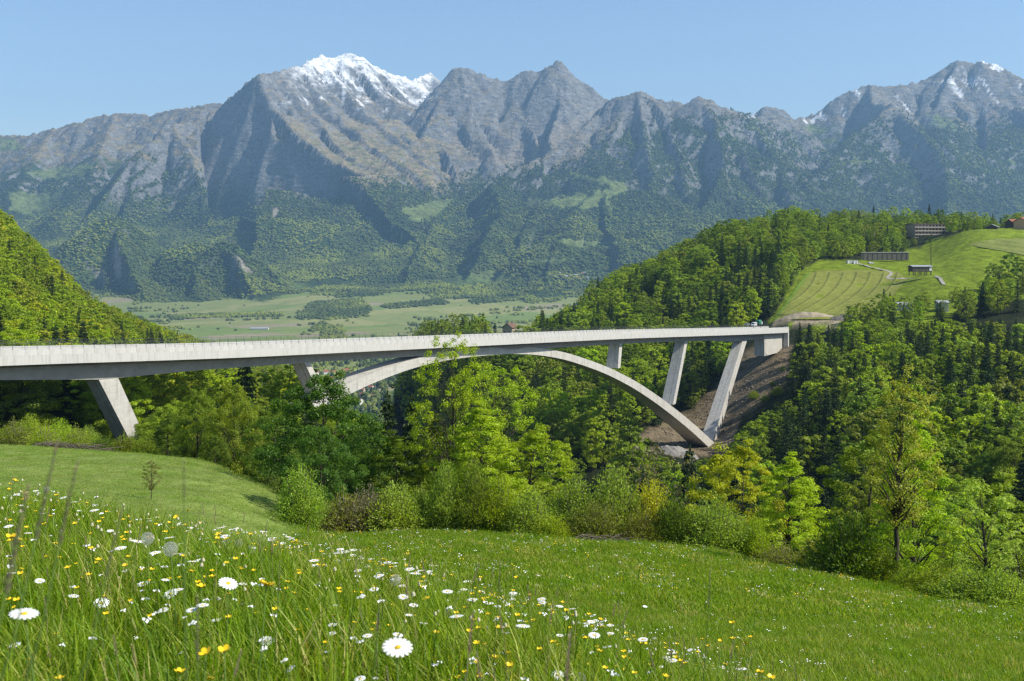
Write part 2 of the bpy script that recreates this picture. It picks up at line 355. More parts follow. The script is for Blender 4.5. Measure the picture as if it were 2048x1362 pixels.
# the great shaded wall: only the ridges that bound it reach into it
WALL = [(p.x, p.y) for p in (PT(*q) for q in ((515, 149, 9100), (545, 215, 8850), (542, 268, 8650), (600, 312, 8450), (660, 362, 8250), (732, 436, 7950), (640, 445, 7800), (430, 450, 7800), (420, 400, 8100), (400, 240, 9200), (428, 236, 9500), (445, 208, 9350), (480, 172, 9200)))]
WALL_OK = {i for i, sg in enumerate(SEGS) if any(abs(sg[0].x - PT(*q).x) < 1 and abs(sg[0].y - PT(*q).y) < 1 for q in ((428, 236, 9500), (445, 208, 9350), (480, 172, 9200), (545, 215, 8850), (542, 268, 8650), (600, 312, 8450), (660, 362, 8250)))} | {i for i, sg in enumerate(SEGS) if abs(sg[3] - 2.8) < .01}
def H_far(X, Y, full=False):
    X = np.asarray(X, float); Y = np.asarray(Y, float)
    az = X / Y
    base = PLAIN + 60 * sstep(4600, 6200, Y + 500 * noise2(X / 1500, Y / 1500)) + 330 * sstep(5700, 8200, Y + 400 * noise2(X / 900, Y / 900 + 7)) + 600 * sstep(7600, 11000, Y)
    base = base - 60 * sstep(.05, .22, az) * sstep(5200, 6800, Y)
    base = base + 75 * fbm(X / 800 + 4, Y / 800, 3) * sstep(5700, 6500, Y)
    wx = 45 * fbm(X / 600, Y / 600, 3); wy = 45 * fbm(X / 600 + 40, Y / 600 - 20, 3)
    Xw, Yw = X + wx, Y + wy
    best = np.full(X.shape, -1e9); rs = np.zeros(X.shape); rd = np.full(X.shape, 1e5); rr = np.ones(X.shape)
    wall = inpoly(Xw, Yw, WALL)
    for i, (a, b, sl, sr, rib, acc, e0, e1) in enumerate(SEGS):
        dx, dy = b.x - a.x, b.y - a.y; L2 = dx * dx + dy * dy; Ln = math.sqrt(L2)
        tt = ((Xw - a.x) * dx + (Yw - a.y) * dy) / L2; t = np.clip(tt, 0, 1)
        ex = Xw - (a.x + t * dx); ey = Yw - (a.y + t * dy); d = np.sqrt(ex * ex + ey * ey)
        side = dx * ey - dy * ex
        s = np.where(side > 0, sl, sr)
        if i in WALL_OK: s = np.where(wall, max(sl, sr), s)
        if e0 != 1.0: s = np.where(tt < 0, s * e0, s)
        if e1 != 1.0: s = np.where(tt > 1, s * e1, s)
        z = a.z + t * (b.z - a.z) - s * d * (1 - .22 * d / (d + 1400))
        if i not in WALL_OK: z = np.where(wall, -1e9, z)
        k = z > best
        best = np.where(k, z, best); rs = np.where(k, acc + t * Ln, rs); rd = np.where(k, d, rd); rr = np.where(k, rib, rr)
    # flutes and gullies that run down from each ridge
    gm = sstep(0, 260, rd)
    fl = (ridged(rs / 210, rd / 1500, 3) - .55) * 85 * gm * rr + (ridged(rs / 70, rd / 600, 2) - .55) * 36 * sstep(0, 120, rd) * rr
    ridge_z = best + fl + 110 * (ridged(X / 900, Y / 900, 2) - .62) * sstep(60, 500, rd) + 34 * (ridged(X / 150, Y / 150, 4) - .6) + 22 * (ridged(X / 48 + 3, Y / 48, 2) - .6) * sstep(-100, 500, best)
    z = np.maximum(base + 10 * fbm(X / 160, Y / 160, 3) * sstep(5200, 6200, Y), ridge_z)
    # soften the join
    k = 60.0; h = np.clip(.5 + .5 * (ridge_z - base) / k, 0, 1)
    z = base * (1 - h) + ridge_z * h + k * h * (1 - h) + 10 * fbm(X / 160, Y / 160, 3) * sstep(5200, 6200, Y) * (1 - h)
    if full: return z, h, rd
    return z
def H(X, Y):
    X, Y = np.broadcast_arrays(np.asarray(X, float), np.asarray(Y, float))
    t = sstep(1500, 2300, Y)
    z = np.zeros(X.shape); n = Y < 2300; f = Y > 1500
    if n.any(): z[n] += (H_near(X[n], Y[n]) * (1 - t[n]))
    if f.any(): z[f] += H_far(X[f], Y[f]) * t[f]
    return z
def find_Y(px, py, y0, y1):                     # depth at which the ground shows in that picture row
    ys = np.linspace(y0, y1, 150); rows = HZ - F * H((px - CX) / F * ys, ys) / ys; k = np.nonzero(rows < py)[0]
    return float(ys[k[0]]) if len(k) else y1
def H1(x, y): return float(H(np.array([x]), np.array([y]))[0])

def terr_mat(name, n1, n2, b1, b2, tex=None):
    """vertex colour times two noises, with relief; n = (scale, contrast)"""
    m, N, L = newmat(name)
    a = N.new('ShaderNodeAttribute'); a.attribute_name = 'alb'
    tc = N.new('ShaderNodeTexCoord').outputs['Object']
    if tex:
        mpp = N.new('ShaderNodeMapping'); mpp.inputs['Scale'].default_value = tex; mpp.inputs['Rotation'].default_value = (.25, .12, 0); L.new(tc, mpp.inputs[0]); tc2 = mpp.outputs[0]
    else: tc2 = tc
    A = noise_node(N, L, tc2, n1[0], 6, .62); B = noise_node(N, L, tc, n2[0], 3)
    ra = ramp(N, L, A.outputs[0], [(.3, (1 - n1[1],) * 3), (.7, (1 + n1[1],) * 3)])
    rb = ramp(N, L, B.outputs[0], [(.3, (1 - n2[1],) * 3), (.7, (1 + n2[1],) * 3)])
    c = mix(N, L, a.outputs[0], ra.outputs[0], 1.0, 'MULTIPLY'); c = mix(N, L, c, rb.outputs[0], 1.0, 'MULTIPLY')
    add = N.new('ShaderNodeMath'); add.operation = 'MULTIPLY_ADD'; add.inputs[1].default_value = b1
    L.new(A.outputs[0], add.inputs[0])
    sc = N.new('ShaderNodeMath'); sc.operation = 'MULTIPLY'; sc.inputs[1].default_value = b2; L.new(B.outputs[0], sc.inputs[0]); L.new(sc.outputs[0], add.inputs[2])
    return finish(m, N, L, c, .95, bump(N, L, add.outputs[0], 1.0), .08)

# --- near ground, one log-polar sheet split by what grows on it
NX, NY = 440, 430
gx = np.linspace(-1100, 3150, NX); gy = np.exp(np.linspace(math.log(.45), math.log(2400), NY))
PX, YY = np.meshgrid(gx, gy); XX = (PX - CX) / F * YY
ZZ = H(XX, YY); PYY = HZ - F * ZZ / YY
def edgeY(px): return np.interp(px, [-1100, 540, 600, 1050, 1450, 1600, 1750, 2048, 3150], [15, 15, 67, 65.5, 62, 58, 51, 46, 42])
def crestY(px): return np.interp(px, [-1100, 0, 300, 450, 540, 600], [120, 116, 116, 106, 92, 66])
FIELD_C = [(1538, 645), (1600, 540), (1640, 522), (1720, 520), (1800, 508), (1850, 488), (1905, 468), (1950, 456), (2048, 455), (2600, 440), (2600, 600), (2048, 600), (1950, 612), (1850, 655), (1700, 668)]
FIELD = [(1538, 645), (1600, 540), (1640, 522), (1720, 520), (1800, 508), (1850, 488), (1905, 468), (1950, 456), (2048, 455), (2600, 440), (2600, 585), (2048, 575), (1900, 600), (1700, 650)]
BARE = [(1262, 895), (1300, 855), (1380, 825), (1450, 745), (1495, 690), (1584, 690), (1576, 755), (1530, 795), (1480, 840), (1465, 905), (1380, 915)]
EARTH = [(1550, 645), (1575, 618), (1660, 616), (1690, 640), (1670, 656)]
def ground_colour(X, Y, px, py):
    n1 = fbm(X / 6, Y / 6, 3); n2 = fbm(X / 40, Y / 40, 3)
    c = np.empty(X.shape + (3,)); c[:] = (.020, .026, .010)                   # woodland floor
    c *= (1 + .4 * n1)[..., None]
    far = (Y > 450) & (Y < 1300) & inpoly(px, py, FIELD_C)
    c[far] = np.array((.155, .210, .014)) * (1 + .25 * n2[far])[:, None]
    b = (Y > 380) & (Y < 600) & inpoly(px, py, BARE); c[b] = np.array((.17, .135, .085)) * (1 + .35 * n1[b])[:, None]
    e = (Y > 560) & (Y < 680) & inpoly(px, py, EARTH); c[e] = np.array((.30, .25, .165)) * (1 + .3 * n1[e])[:, None]
    cl = (Y > 620) & (Y < 1000) & (((px > 960) & (px < 1080) & (py > 655) & (py < 700))); c[cl] = (.11, .16, .03)
    nb = (Y > 112) & (Y < 190) & (px < 330); c[nb] = np.array((.075, .10, .026)) * (1 + .4 * n1[nb])[:, None]
    pth = (Y > 112) & (Y < 165) & (px < 60); c[pth] = np.array((.26, .21, .15)) * (1 + .2 * n1[pth])[:, None]
    mead = Y < edgeY(px); c[mead] = np.array((.076, .122, .006)) * (1 + .30 * n1[mead] + .25 * fbm(X[mead] / 1.3, Y[mead] / 1.3, 2))[:, None]
    mown = (~mead) & (px < 600) & (Y < crestY(px))
    st = fbm(X / 14 + Y / 30, Y / 1.6, 3)
    c[mown] = np.array((.175, .230, .052)) * (1 + .22 * st[mown] + .12 * n2[mown])[:, None]
    pl = sstep(1500, 2200, Y)[..., None]; c = c * (1 - pl) + np.array((.07, .12, .03)) * pl
    return np.clip(c, .004, 1), mead, mown
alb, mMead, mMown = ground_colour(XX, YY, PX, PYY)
def grid_faces(nx, ny):
    i = np.arange(nx * ny).reshape(ny, nx)
    return np.stack([i[:-1, :-1], i[:-1, 1:], i[1:, 1:], i[1:, :-1]], -1).reshape(-1, 4)
def sub_mesh(name, V, Fc, A):
    used, inv = np.unique(Fc.ravel(), return_inverse=True)
    me = mesh_np(name, V[used], inv.reshape(Fc.shape)); attr_col(me, 'alb', A[used]); return me
gV = np.stack([XX, YY, ZZ], -1).reshape(-1, 3); gA = alb.reshape(-1, 3); gF = grid_faces(NX, NY)
fm = mMead.ravel()[gF[:, 0]]; fw = mMown.ravel()[gF[:, 0]]
m_mead = terr_mat('meadow_soil', (3.0, .3), (.5, .25), .03, .05)
m_mown = terr_mat('mown_grass', (5.0, .45), (.35, .28), .06, .12)
m_hill = terr_mat('hillside_ground', (.9, .45), (.16, .35), .5, 1.2)
tag(link('flower_meadow', sub_mesh('flower_meadow', gV, gF[fm], gA), m_mead), kind='structure', label='sloping green flower meadow running down to the shrubs')
tag(link('mown_meadow', sub_mesh('mown_meadow', gV, gF[fw], gA), m_mown), kind='structure', label='mown light green meadow mound on the left')
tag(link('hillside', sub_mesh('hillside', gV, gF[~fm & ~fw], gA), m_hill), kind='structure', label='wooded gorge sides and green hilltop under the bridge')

# --- valley floor and mountains
MX, MY = 720, 430
gx2 = np.linspace(-700, 2750, MX)
gy2 = np.concatenate([np.linspace(2400, 5200, 70)[:-1], np.linspace(5200, 11600, 330), np.linspace(11650, 13000, MY - 399)])
PX2, Y2 = np.meshgrid(gx2, gy2); X2 = (PX2 - CX) / F * Y2
Z2, RH, RD = H_far(X2, Y2, True)
Z2[0] = H(X2[0], Y2[0] - .01) - 2
PY2 = HZ - F * Z2 / Y2
gzx = np.gradient(Z2, axis=1) / np.maximum(np.gradient(X2, axis=1), 1); gzy = np.gradient(Z2, axis=0) / np.maximum(np.gradient(Y2, axis=0), 1)
SL = np.sqrt(gzx ** 2 + gzy ** 2)
def mixc(c, col, m):
    return c * (1 - m[..., None]) + np.asarray(col) * m[..., None]
nA = fbm(X2 / 420, Y2 / 420, 4); nB = fbm(X2 / 90, Y2 / 90, 3); nC = fbm(X2 / 1400, Y2 / 1400, 3)
c = np.empty(X2.shape + (3,)); c[:] = (.205, .235, .072)                       # fields
# field parcels: strips at angles
fu = X2 * .8 + Y2 * .6; fv = -X2 * .6 + Y2 * .8
cell = np.floor(fu / 330 + .4 * noise2(fu / 900, fv / 900)) * 7.1 + np.floor(fv / 130 + .5 * noise2(fu / 700 + 9, fv / 700)) * 3.7
h1 = np.mod(np.sin(cell * 12.9898) * 43758.5, 1)
c = np.where((h1 < .30)[..., None], np.array((.26, .265, .095)), c); c = np.where(((h1 > .30) & (h1 < .42))[..., None], np.array((.27, .235, .14)), c)
c = np.where((h1 > .8)[..., None], np.array((.165, .220, .056)), c)
forest = np.clip(sstep(5450, 5900, Y2 + 700 * nA) + sstep(.05, .3, RH), 0, 1)
c = mixc(c, (.040, .062, .018), forest)
c = c * (1 + .22 * nB * forest + .12 * nC)[..., None]
lowm = forest * sstep(350, -150, Z2) * sstep(-.25, .3, nA)
c = mixc(c, (.085, .135, .028), lowm * .8)
treeline = 560 - 150 * sstep(480, 560, PX2) * sstep(960, 860, PX2) + 450 * sstep(1130, 1300, PX2) + 130 * sstep(430, 300, PX2) + 200 * nA + 190 * nB
alp = RH * sstep(treeline - 90, treeline + 90, Z2)
left = sstep(700, 250, PX2)
c = mixc(c, (.265, .215, .130), alp)
c = mixc(c, (.115, .130, .050), alp * sstep(1150, 700, Z2) * sstep(-.1, .25, nB) * .7)
rock = RH * np.clip(sstep(.95, 1.35, SL + .25 * nB) * sstep(150, 500, Z2 + 250 * nA) + sstep(.7, 1.05, SL + .3 * nB) * sstep(800, 1100, Z2) + .45 * sstep(1.35, 1.8, SL + .35 * nB) * sstep(7000, 6600, Y2), 0, 1)
c = mixc(c, (.205, .182, .145), alp * sstep(860, 940, PX2) * .8)
c = mixc(c, (.190, .189, .184), rock)
c = c * (1 + .28 * nB * np.maximum(alp, rock))[..., None]
# scree below the basin cliffs
scree = RH * inpoly(PX2, PY2, [(880, 262), (960, 290), (1000, 282), (1060, 285), (1100, 262), (1200, 215), (1140, 262), (1075, 325), (985, 330), (960, 320)]) * sstep(-.5, .1, nB)
c = mixc(c, (.25, .22, .18), scree * .8)
sn = RH * np.clip(sstep(1150, 1480, Z2 + 230 * nB + 120 * nA - 330 * sstep(250, 20, np.abs(PX2 - 1100)) - 300 * np.clip(SL - .9, 0, 1)) * (sstep(540, 640, PX2) * sstep(900, 840, PX2)) , 0, 1)
sn = np.maximum(sn, RH * sstep(.28, .40, nB) * sstep(1000, 1250, Z2) * sstep(520, 640, PX2) * sstep(920, 860, PX2))
gul = sstep(.30, .45, fbm(X2 / 60 + Y2 / 500, Y2 / 500, 3)) * RH
sn = np.maximum(sn, gul * sstep(1050, 1200, Z2) * sstep(1600, 1640, PX2) * sstep(.2, -.1, nA - .1))
sn = np.maximum(sn, gul * sstep(880, 960, Z2) * (inpoly(PX2, PY2, [(1600, 250), (1640, 205), (1740, 160), (1760, 185), (1720, 225), (1640, 245)])))
sn = np.maximum(sn, sstep(.05, .15, nB) * RH * (inpoly(PX2, PY2, [(1480, 234), (1500, 218), (1515, 230), (1500, 240)]) | inpoly(PX2, PY2, [(1600, 245), (1640, 228), (1650, 240), (1620, 248)])))
sn = np.maximum(sn, RH * sstep(-.05, .1, nB) * inpoly(PX2, PY2, [(1955, 118), (1985, 120), (2010, 140), (1990, 142)]))
c = mixc(c, (.86, .88, .90), np.clip(sn, 0, 1))
MEADOWS = [[(1030, 402), (1100, 398), (1170, 385), (1235, 372), (1262, 378), (1215, 400), (1230, 418), (1150, 415), (1060, 408)],
           [(1120, 342), (1170, 345), (1260, 370), (1250, 380), (1170, 358)], [(1110, 480), (1150, 478), (1240, 482), (1230, 496), (1140, 494)],
           [(20, 380), (80, 388), (130, 378), (100, 410), (60, 430), (20, 420)], [(50, 345), (110, 335), (190, 330), (170, 350), (90, 360)],
           [(0, 270), (30, 275), (50, 300), (0, 305)], [(1600, 248), (1660, 255), (1645, 268), (1615, 262)], [(1850, 225), (1900, 240), (1930, 262), (1890, 262)],
           [(560, 572), (640, 558), (720, 556), (690, 570), (600, 580)], [(880, 560), (960, 540), (1040, 548), (1000, 566), (900, 574)], [(1040, 520), (1100, 512), (1150, 520), (1090, 530)], [(800, 415), (880, 400), (910, 395), (880, 430), (830, 445)], [(1700, 318), (1745, 322), (1735, 330), (1705, 328)], [(1640, 278), (1680, 280), (1660, 290)], [(2010, 318), (2040, 322), (2030, 332)]]
mead2 = np.zeros(X2.shape)
wob = 7 * noise2(PX2 / 25, PY2 / 14); wob2 = 5 * noise2(PX2 / 18 + 5, PY2 / 12 + 3)
for pl in MEADOWS: mead2 = np.maximum(mead2, inpoly(PX2 + wob, PY2 + wob2, pl).astype(float))
c = mixc(c, (.150, .190, .060), mead2 * RH * .9)
SCREE2 = [[(228, 480), (238, 478), (244, 552), (230, 556)], [(545, 418), (560, 414), (556, 432), (545, 442)], [(170, 520), (205, 545), (215, 560), (190, 555)], [(466, 510), (480, 512), (505, 545), (490, 546)], [(490, 320), (500, 318), (500, 330), (490, 332)]]
for pl in SCREE2: c = mixc(c, (.30, .27, .21), inpoly(PX2 + wob * .5, PY2, pl) * .85)
fmask = forest * (1 - alp) * (1 - rock) * (1 - np.clip(mead2, 0, 1)) * (1 - np.clip(sn, 0, 1)) * (1 - scree)
for pl in SCREE2: fmask = fmask * (1 - inpoly(PX2, PY2, pl))
c = np.clip(c, .004, .9)
mV = np.stack([X2, Y2, Z2], -1).reshape(-1, 3); mA = c.reshape(-1, 3); mF = grid_faces(MX, MY)
vf = (forest.ravel()[mF[:, 0]] < .5)
m_val = terr_mat('valley_fields', (.012, .12), (.10, .10), .3, .2)
m_mtn = terr_mat('mountain_rock', (.011, .34), (.045, .30), 34.0, 12.0, (1, 1, 3.2))
tag(link('valley_floor', sub_mesh('valley_floor', mV, mF[vf], mA), m_val), kind='structure', label='flat farmland on the valley floor beyond the gorge')
tag(link('mountains', sub_mesh('mountains', mV, mF[~vf], mA), m_mtn), kind='structure', label='rocky mountain range with snow on its summits and wooded lower slopes')
# ------------------------------------------------------------------ the arch bridge
BO = Vector((-93, 200, 0)); BD = Vector((229, 360, 0)); BL = BD.length; BDN = BD.normalized()
BN = Vector((BDN.y, -BDN.x, 0))              # towards the camera's side
def top_z(s):                                # top of the near parapet
    t = s / BL
    return float(np.interp(t, [-.6, 0, .126, .3, .591, .902, 1.06], [-7, -20, -23.6, -27.6, -34.2, -42.2, -46]))
def top_zs(s): return (top_z(s - 14) + 2 * top_z(s) + top_z(s + 14)) / 4
def BP(s, off, z): return BO + BDN * s - BN * off + Vector((0, 0, z))
S0, S1 = -0.42 * BL, 1.035 * BL
m_conc, N, L = newmat('concrete')
tc = N.new('ShaderNodeTexCoord').outputs['Object']
mp = N.new('ShaderNodeMapping'); mp.inputs['Scale'].default_value = (1, 1, 6); L.new(tc, mp.inputs[0])
n1 = noise_node(N, L, tc, .35, 6); n2 = noise_node(N, L, mp.outputs[0], .5, 5)
mp3 = N.new('ShaderNodeMapping'); mp3.inputs['Scale'].default_value = (1.6, 1.6, .12); L.new(tc, mp3.inputs[0]); n3 = noise_node(N, L, mp3.outputs[0], .8, 5)
r1 = ramp(N, L, n1.outputs[0], [(.25, (.47, .45, .405)), (.75, (.56, .54, .495))])
r2 = ramp(N, L, n2.outputs[0], [(.3, (.88, .88, .87)), (.7, (1.06, 1.06, 1.05))]); r3 = ramp(N, L, n3.outputs[0], [(.28, (.74, .73, .70)), (.5, (1.0, 1.0, 1.0)), (.7, (1.04, 1.04, 1.04))])
cc = mix(N, L, mix(N, L, r1.outputs[0], r2.outputs[0], 1, 'MULTIPLY'), r3.outputs[0], 1, 'MULTIPLY')
finish(m_conc, N, L, cc, .85, bump(N, L, n2.outputs[0], .02), .2)
m_para, N, L = newmat('parapet_concrete')
tc = N.new('ShaderNodeTexCoord').outputs['Object']
oi = N.new('ShaderNodeObjectInfo')
mp3 = N.new('ShaderNodeMapping'); mp3.inputs['Scale'].default_value = (1.5, 1.5, .2); L.new(tc, mp3.inputs[0]); n3 = noise_node(N, L, mp3.outputs[0], 1.2, 5)
rr_ = ramp(N, L, oi.outputs['Random'], [(0, (.50, .49, .455)), (1, (.545, .535, .50))]); r3 = ramp(N, L, n3.outputs[0], [(.28, (.80, .79, .77)), (.5, (1.0, 1.0, 1.0)), (.65, (1.03, 1.03, 1.03))])
finish(m_para, N, L, mix(N, L, rr_.outputs[0], r3.outputs[0], 1, 'MULTIPLY'), .8, None, .2)
m_steel = simple('galvanised_steel', (.12, .125, .125), .6, .2, 2, metal=.3)
m_asph = simple('asphalt', (.055, .055, .055), .9, .2, 1.5)
bridge = empty('arch_bridge', BP(0.45 * BL, 4.7, -92))
BINV = Matrix.Translation(-bridge.location)
tag(bridge, 'long pale concrete road bridge on a flat arch with leaning piers across the gorge', 'bridge')
def bpart(mb, name, mat, parent=None, smooth=False):
    me = mb.mesh(name, smooth); me.transform(BINV if parent is None or parent is bridge else Matrix.Identity(4))
    return link(name, me, mat, parent or bridge)
W = 11.0
PARA, EDGE = 1.05, 1.75                       # parapet panel height, slab edge height
def depth_at(s):
    return float(np.interp(s / BL, [-.5, -.1, 0, .055, .12, .17, .24, .34, .45, .59, .72, .8, .868, .92, 1.04], [5.0, 4.9, 5.2, 6.1, 5.0, 4.8, 4.6, 4.8, 4.7, 4.5, 4.6, 4.8, 5.8, 5.4, 5.2]))
ss = list(np.linspace(S0, S1, 90))
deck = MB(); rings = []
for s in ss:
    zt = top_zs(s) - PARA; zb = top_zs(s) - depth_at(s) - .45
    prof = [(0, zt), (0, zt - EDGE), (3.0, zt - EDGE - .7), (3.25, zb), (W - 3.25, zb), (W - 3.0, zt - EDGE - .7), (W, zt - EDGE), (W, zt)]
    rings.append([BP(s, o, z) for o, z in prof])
m_gird_shade = simple('concrete_shade_tinted', (.30, .285, .255), .9, .14, .5, .01)  # bridge concrete with the overhang's shade on the girder mixed into its colour
deck.loft(rings); bpart(deck, 'deck_girder', m_gird_shade)
for o0, o1 in ((-.06, .25), (W - .25, W + .06)):
    q = MB(); q.loft([[BP(s, o0, top_zs(s) - PARA - .006), BP(s, o0, top_zs(s) - PARA - EDGE - .03), BP(s, o1, top_zs(s) - PARA - EDGE - .06), BP(s, o1, top_zs(s) - PARA - .006)] for s in ss]); bpart(q, 'edge_beam', m_para)
road = MB(); road.loft([[BP(s, .5, top_zs(s) - PARA + .02), BP(s, .5, top_zs(s) - PARA + .10), BP(s, W - .5, top_zs(s) - PARA + .10), BP(s, W - .5, top_zs(s) - PARA + .02)] for s in ss])
bpart(road, 'roadway', m_asph)
# parapet panels with open joints, railing posts and rails
PITCH = 2.5
def slope_rot(s):
    d = BP(s + 2, 0, top_zs(s + 2)) - BP(s - 2, 0, top_zs(s - 2))
    return math.atan2(-d.z, math.hypot(d.x, d.y)), math.atan2(d.y, d.x)
pm = MB(); pm.box((0, 0, 0), (PITCH - .028, .30, PARA)); pmesh = pm.mesh('parapet_panel'); pmesh.materials.append(m_para)
po = MB(); po.box((0, 0, .62), (.055, .055, 1.24)); po.box((0, 0, .03), (.16, .16, .06)); pomesh = po.mesh('railing_post'); pomesh.materials.append(m_steel)
k0 = int(-14 / PITCH)
npan = int((S1 - k0 * PITCH) / PITCH)
far_panels = MB()
for k in range(k0, npan + k0):
    s = (k + .5) * PITCH; a, rz = slope_rot(s)
    o = link('parapet_panel', pmesh, None, bridge); o.location = BP(s, .13, top_zs(s) - PARA / 2 + .005) - bridge.location; o.rotation_euler = (0, a, rz)
    o = link('railing_post', pomesh, None, bridge); o.location = BP(s + PITCH / 2, .14, top_zs(s + PITCH / 2)) - bridge.location; o.rotation_euler = (0, 0, rz)
for off, s_a, s_b, nm in ((W - .14, S0, S1, 'far_parapet'), (.14, S0, k0 * PITCH, 'near_parapet')):
    q = MB(); q.loft([[BP(s, off - .15, top_zs(s) - PARA + .003), BP(s, off - .15, top_zs(s)), BP(s, off + .15, top_zs(s)), BP(s, off + .15, top_zs(s) - PARA + .003)] for s in np.linspace(s_a, s_b, 60)])
    bpart(q, nm, m_para)
fp = MB()                                      # the far railing: posts that only show as a grille above the near parapet
s = k0 * PITCH
while s < S1:
    p = BP(s, W - .14, top_zs(s)); fp.box((p.x, p.y, p.z + .62), (.055, .055, 1.24), math.atan2(BDN.y, BDN.x)); s += PITCH
tag(bpart(fp, 'far_railing_posts', m_steel), kind='stuff')
for off, nm in ((.14, 'near_rail'), (W - .14, 'far_rail')):
    for h in (.45, .82, 1.22):
        q = MB(); q.tube([BP(s, off, top_zs(s) + h) for s in np.linspace(-14, S1, 80)], .028 if h > 1 else .02, 5); bpart(q, 'handrail' if h > 1 else 'rail', m_steel)
def s_for(px, off):                            # bridge station that shows in a picture column, at an offset from the near edge
    a = (px - CX) / F; p0 = BO - BN * off; return (a * p0.y - p0.x) / (BDN.x - a * BDN.y)
# slender leaning piers: (top s, top half length, foot s, foot z, foot half length, half width)
def pier(ts, fs, fz, wt, wb, hw_t, hw_b, ext=0.0):
    zt = top_zs(ts) - depth_at(ts) - .2
    f = 1 + ext
    fs2, fz2 = ts + (fs - ts) * f, zt + (fz - zt) * f
    mb = MB(); c0 = W / 2; rings = []
    for i in range(9):
        u = i / 8; s = ts + (fs2 - ts) * u; z = zt + (fz2 - zt) * u; hl = (wt + (wb - wt) * u) / 2; hw = hw_t + (hw_b - hw_t) * u
        rings.append([BP(s - hl, c0 - hw, z), BP(s - hl, c0 + hw, z), BP(s + hl, c0 + hw, z), BP(s + hl, c0 - hw, z)][::-1])
    mb.loft(rings); o = bpart(mb, 'pier', m_conc)
    g = MB()                                   # recessed casting line down the broad face
    g.loft([[BP(ts + (fs2 - ts) * u - (wt + (wb - wt) * u) / 2 - .012, c0 - .6, zt + (fz2 - zt) * u), BP(ts + (fs2 - ts) * u - (wt + (wb - wt) * u) / 2 - .012, c0 - .52, zt + (fz2 - zt) * u), BP(ts + (fs2 - ts) * u, c0 - .52, zt + (fz2 - zt) * u), BP(ts + (fs2 - ts) * u, c0 - .6, zt + (fz2 - zt) * u)] for u in np.linspace(0, 1, 9)])
    me = g.mesh('casting_joint'); me.transform(BINV); link('casting_joint', me, m_asph, o)
    return o
a_ = s_for(216, 3.3); pier(a_, a_ + 6.9, -41.0, 4.6, 3.7, 2.2, 2.4, .25)
a_ = s_for(614, 3.3); pier(a_, a_ + 6.0, -40.0, 2.0, 1.9, 2.2, 2.6, .1)
a_ = s_for(1242, 3.3); pier(a_, a_ - 2.0, -47.5, 2.4, 2.2, 2.2, 2.5, .1)
a_ = s_for(1373, 3.3); pier(a_, a_ - 12.5, -66.0, 3.0, 2.8, 2.2, 2.7, .1)
a_ = s_for(1490, 3.3); pier(a_, .812 * BL, -91.0, 6.2, 5.4, 2.2, 3.0, .06)
# arch: upper edge profile in s, thickness and half width along it
ta = np.array([.186, .205, .228, .25, .28, .305, .345, .40, .44, .485, .56, .615, .673, .74, .806, .82])
za = np.array([-41.0, -38.4, -36.0, -34.6, -33.0, -32.2, -32.2, -33.2, -34.9, -38.0, -46.3, -54.2, -64.3, -77.3, -91.6, -94.8])
_hw = np.interp(ta, [.186, .30, .42, .6, .82], [3.6, 3.0, 2.3, 2.9, 4.6])
for _i in range(len(ta)):                      # the arch face stands behind the deck edge: keep its picture position
    p_ = BO + BD * ta[_i]; px_ = CX + F * p_.x / p_.y; s_ = s_for(px_, W / 2 - _hw[_i]); y2_ = (BO + BDN * s_ - BN * (W / 2 - _hw[_i])).y
    za[_i] *= y2_ / p_.y; ta[_i] = s_ / BL
sa = np.linspace(ta[0], ta[-1], 90)
zi = np.interp(sa, ta, za)
for _ in range(14): zi[1:-1] = (zi[:-2] + 2 * zi[1:-1] + zi[2:]) / 4
th = np.interp(sa, [.186, .30, .42, .55, .82], [3.0, 2.5, 2.3, 2.6, 4.0]); hw = np.interp(sa, [.186, .30, .42, .6, .82], [3.6, 3.0, 2.3, 2.9, 4.6])
ar = MB(); rings = []
for i in range(len(sa)):
    j0, j1 = max(i - 1, 0), min(i + 1, len(sa) - 1)
    tx, tz = (sa[j1] - sa[j0]) * BL, zi[j1] - zi[j0]; l = math.hypot(tx, tz); nx, nz = tz / l, -tx / l
    s = sa[i] * BL; s2, z2 = s + nx * th[i], zi[i] + nz * th[i]; c0 = W / 2
    rings.append([BP(s, c0 - hw[i], zi[i]), BP(s2, c0 - hw[i], z2), BP(s2, c0 + hw[i], z2), BP(s, c0 + hw[i], zi[i])])
ar.loft(rings); bpart(ar, 'arch', m_conc, smooth=False)
for s, z, sz, rzt in ((.826 * BL, -101.0, (17, 13, 12), .0), (.188 * BL, -45.5, (8, 9.5, 7), .0)):
    q = MB(); p = BP(s, W / 2, z); q.box(p, sz, math.atan2(BDN.y, BDN.x)); bpart(q, 'arch_footing', m_conc)
q = MB(); zt = top_zs(.98 * BL); c0 = W / 2
q.loft([[BP(s, 2.9, zt - 3.4), BP(s, W - 2.9, zt - 3.4), BP(s, W - 2.9, zt - 14), BP(s, 2.9, zt - 14)][::-1] for s in (.968 * BL, S1 - .6)]); bpart(q, 'abutment', m_conc)
q = MB(); q.loft([[BP(s, -.04, zt - 1.2), BP(s, 2.4, zt - 1.2), BP(s, 2.4, zt - 13), BP(s, -.04, zt - 13)][::-1] for s in (S1 - 1.0, S1 + .4)]); bpart(q, 'wing_wall', m_para)
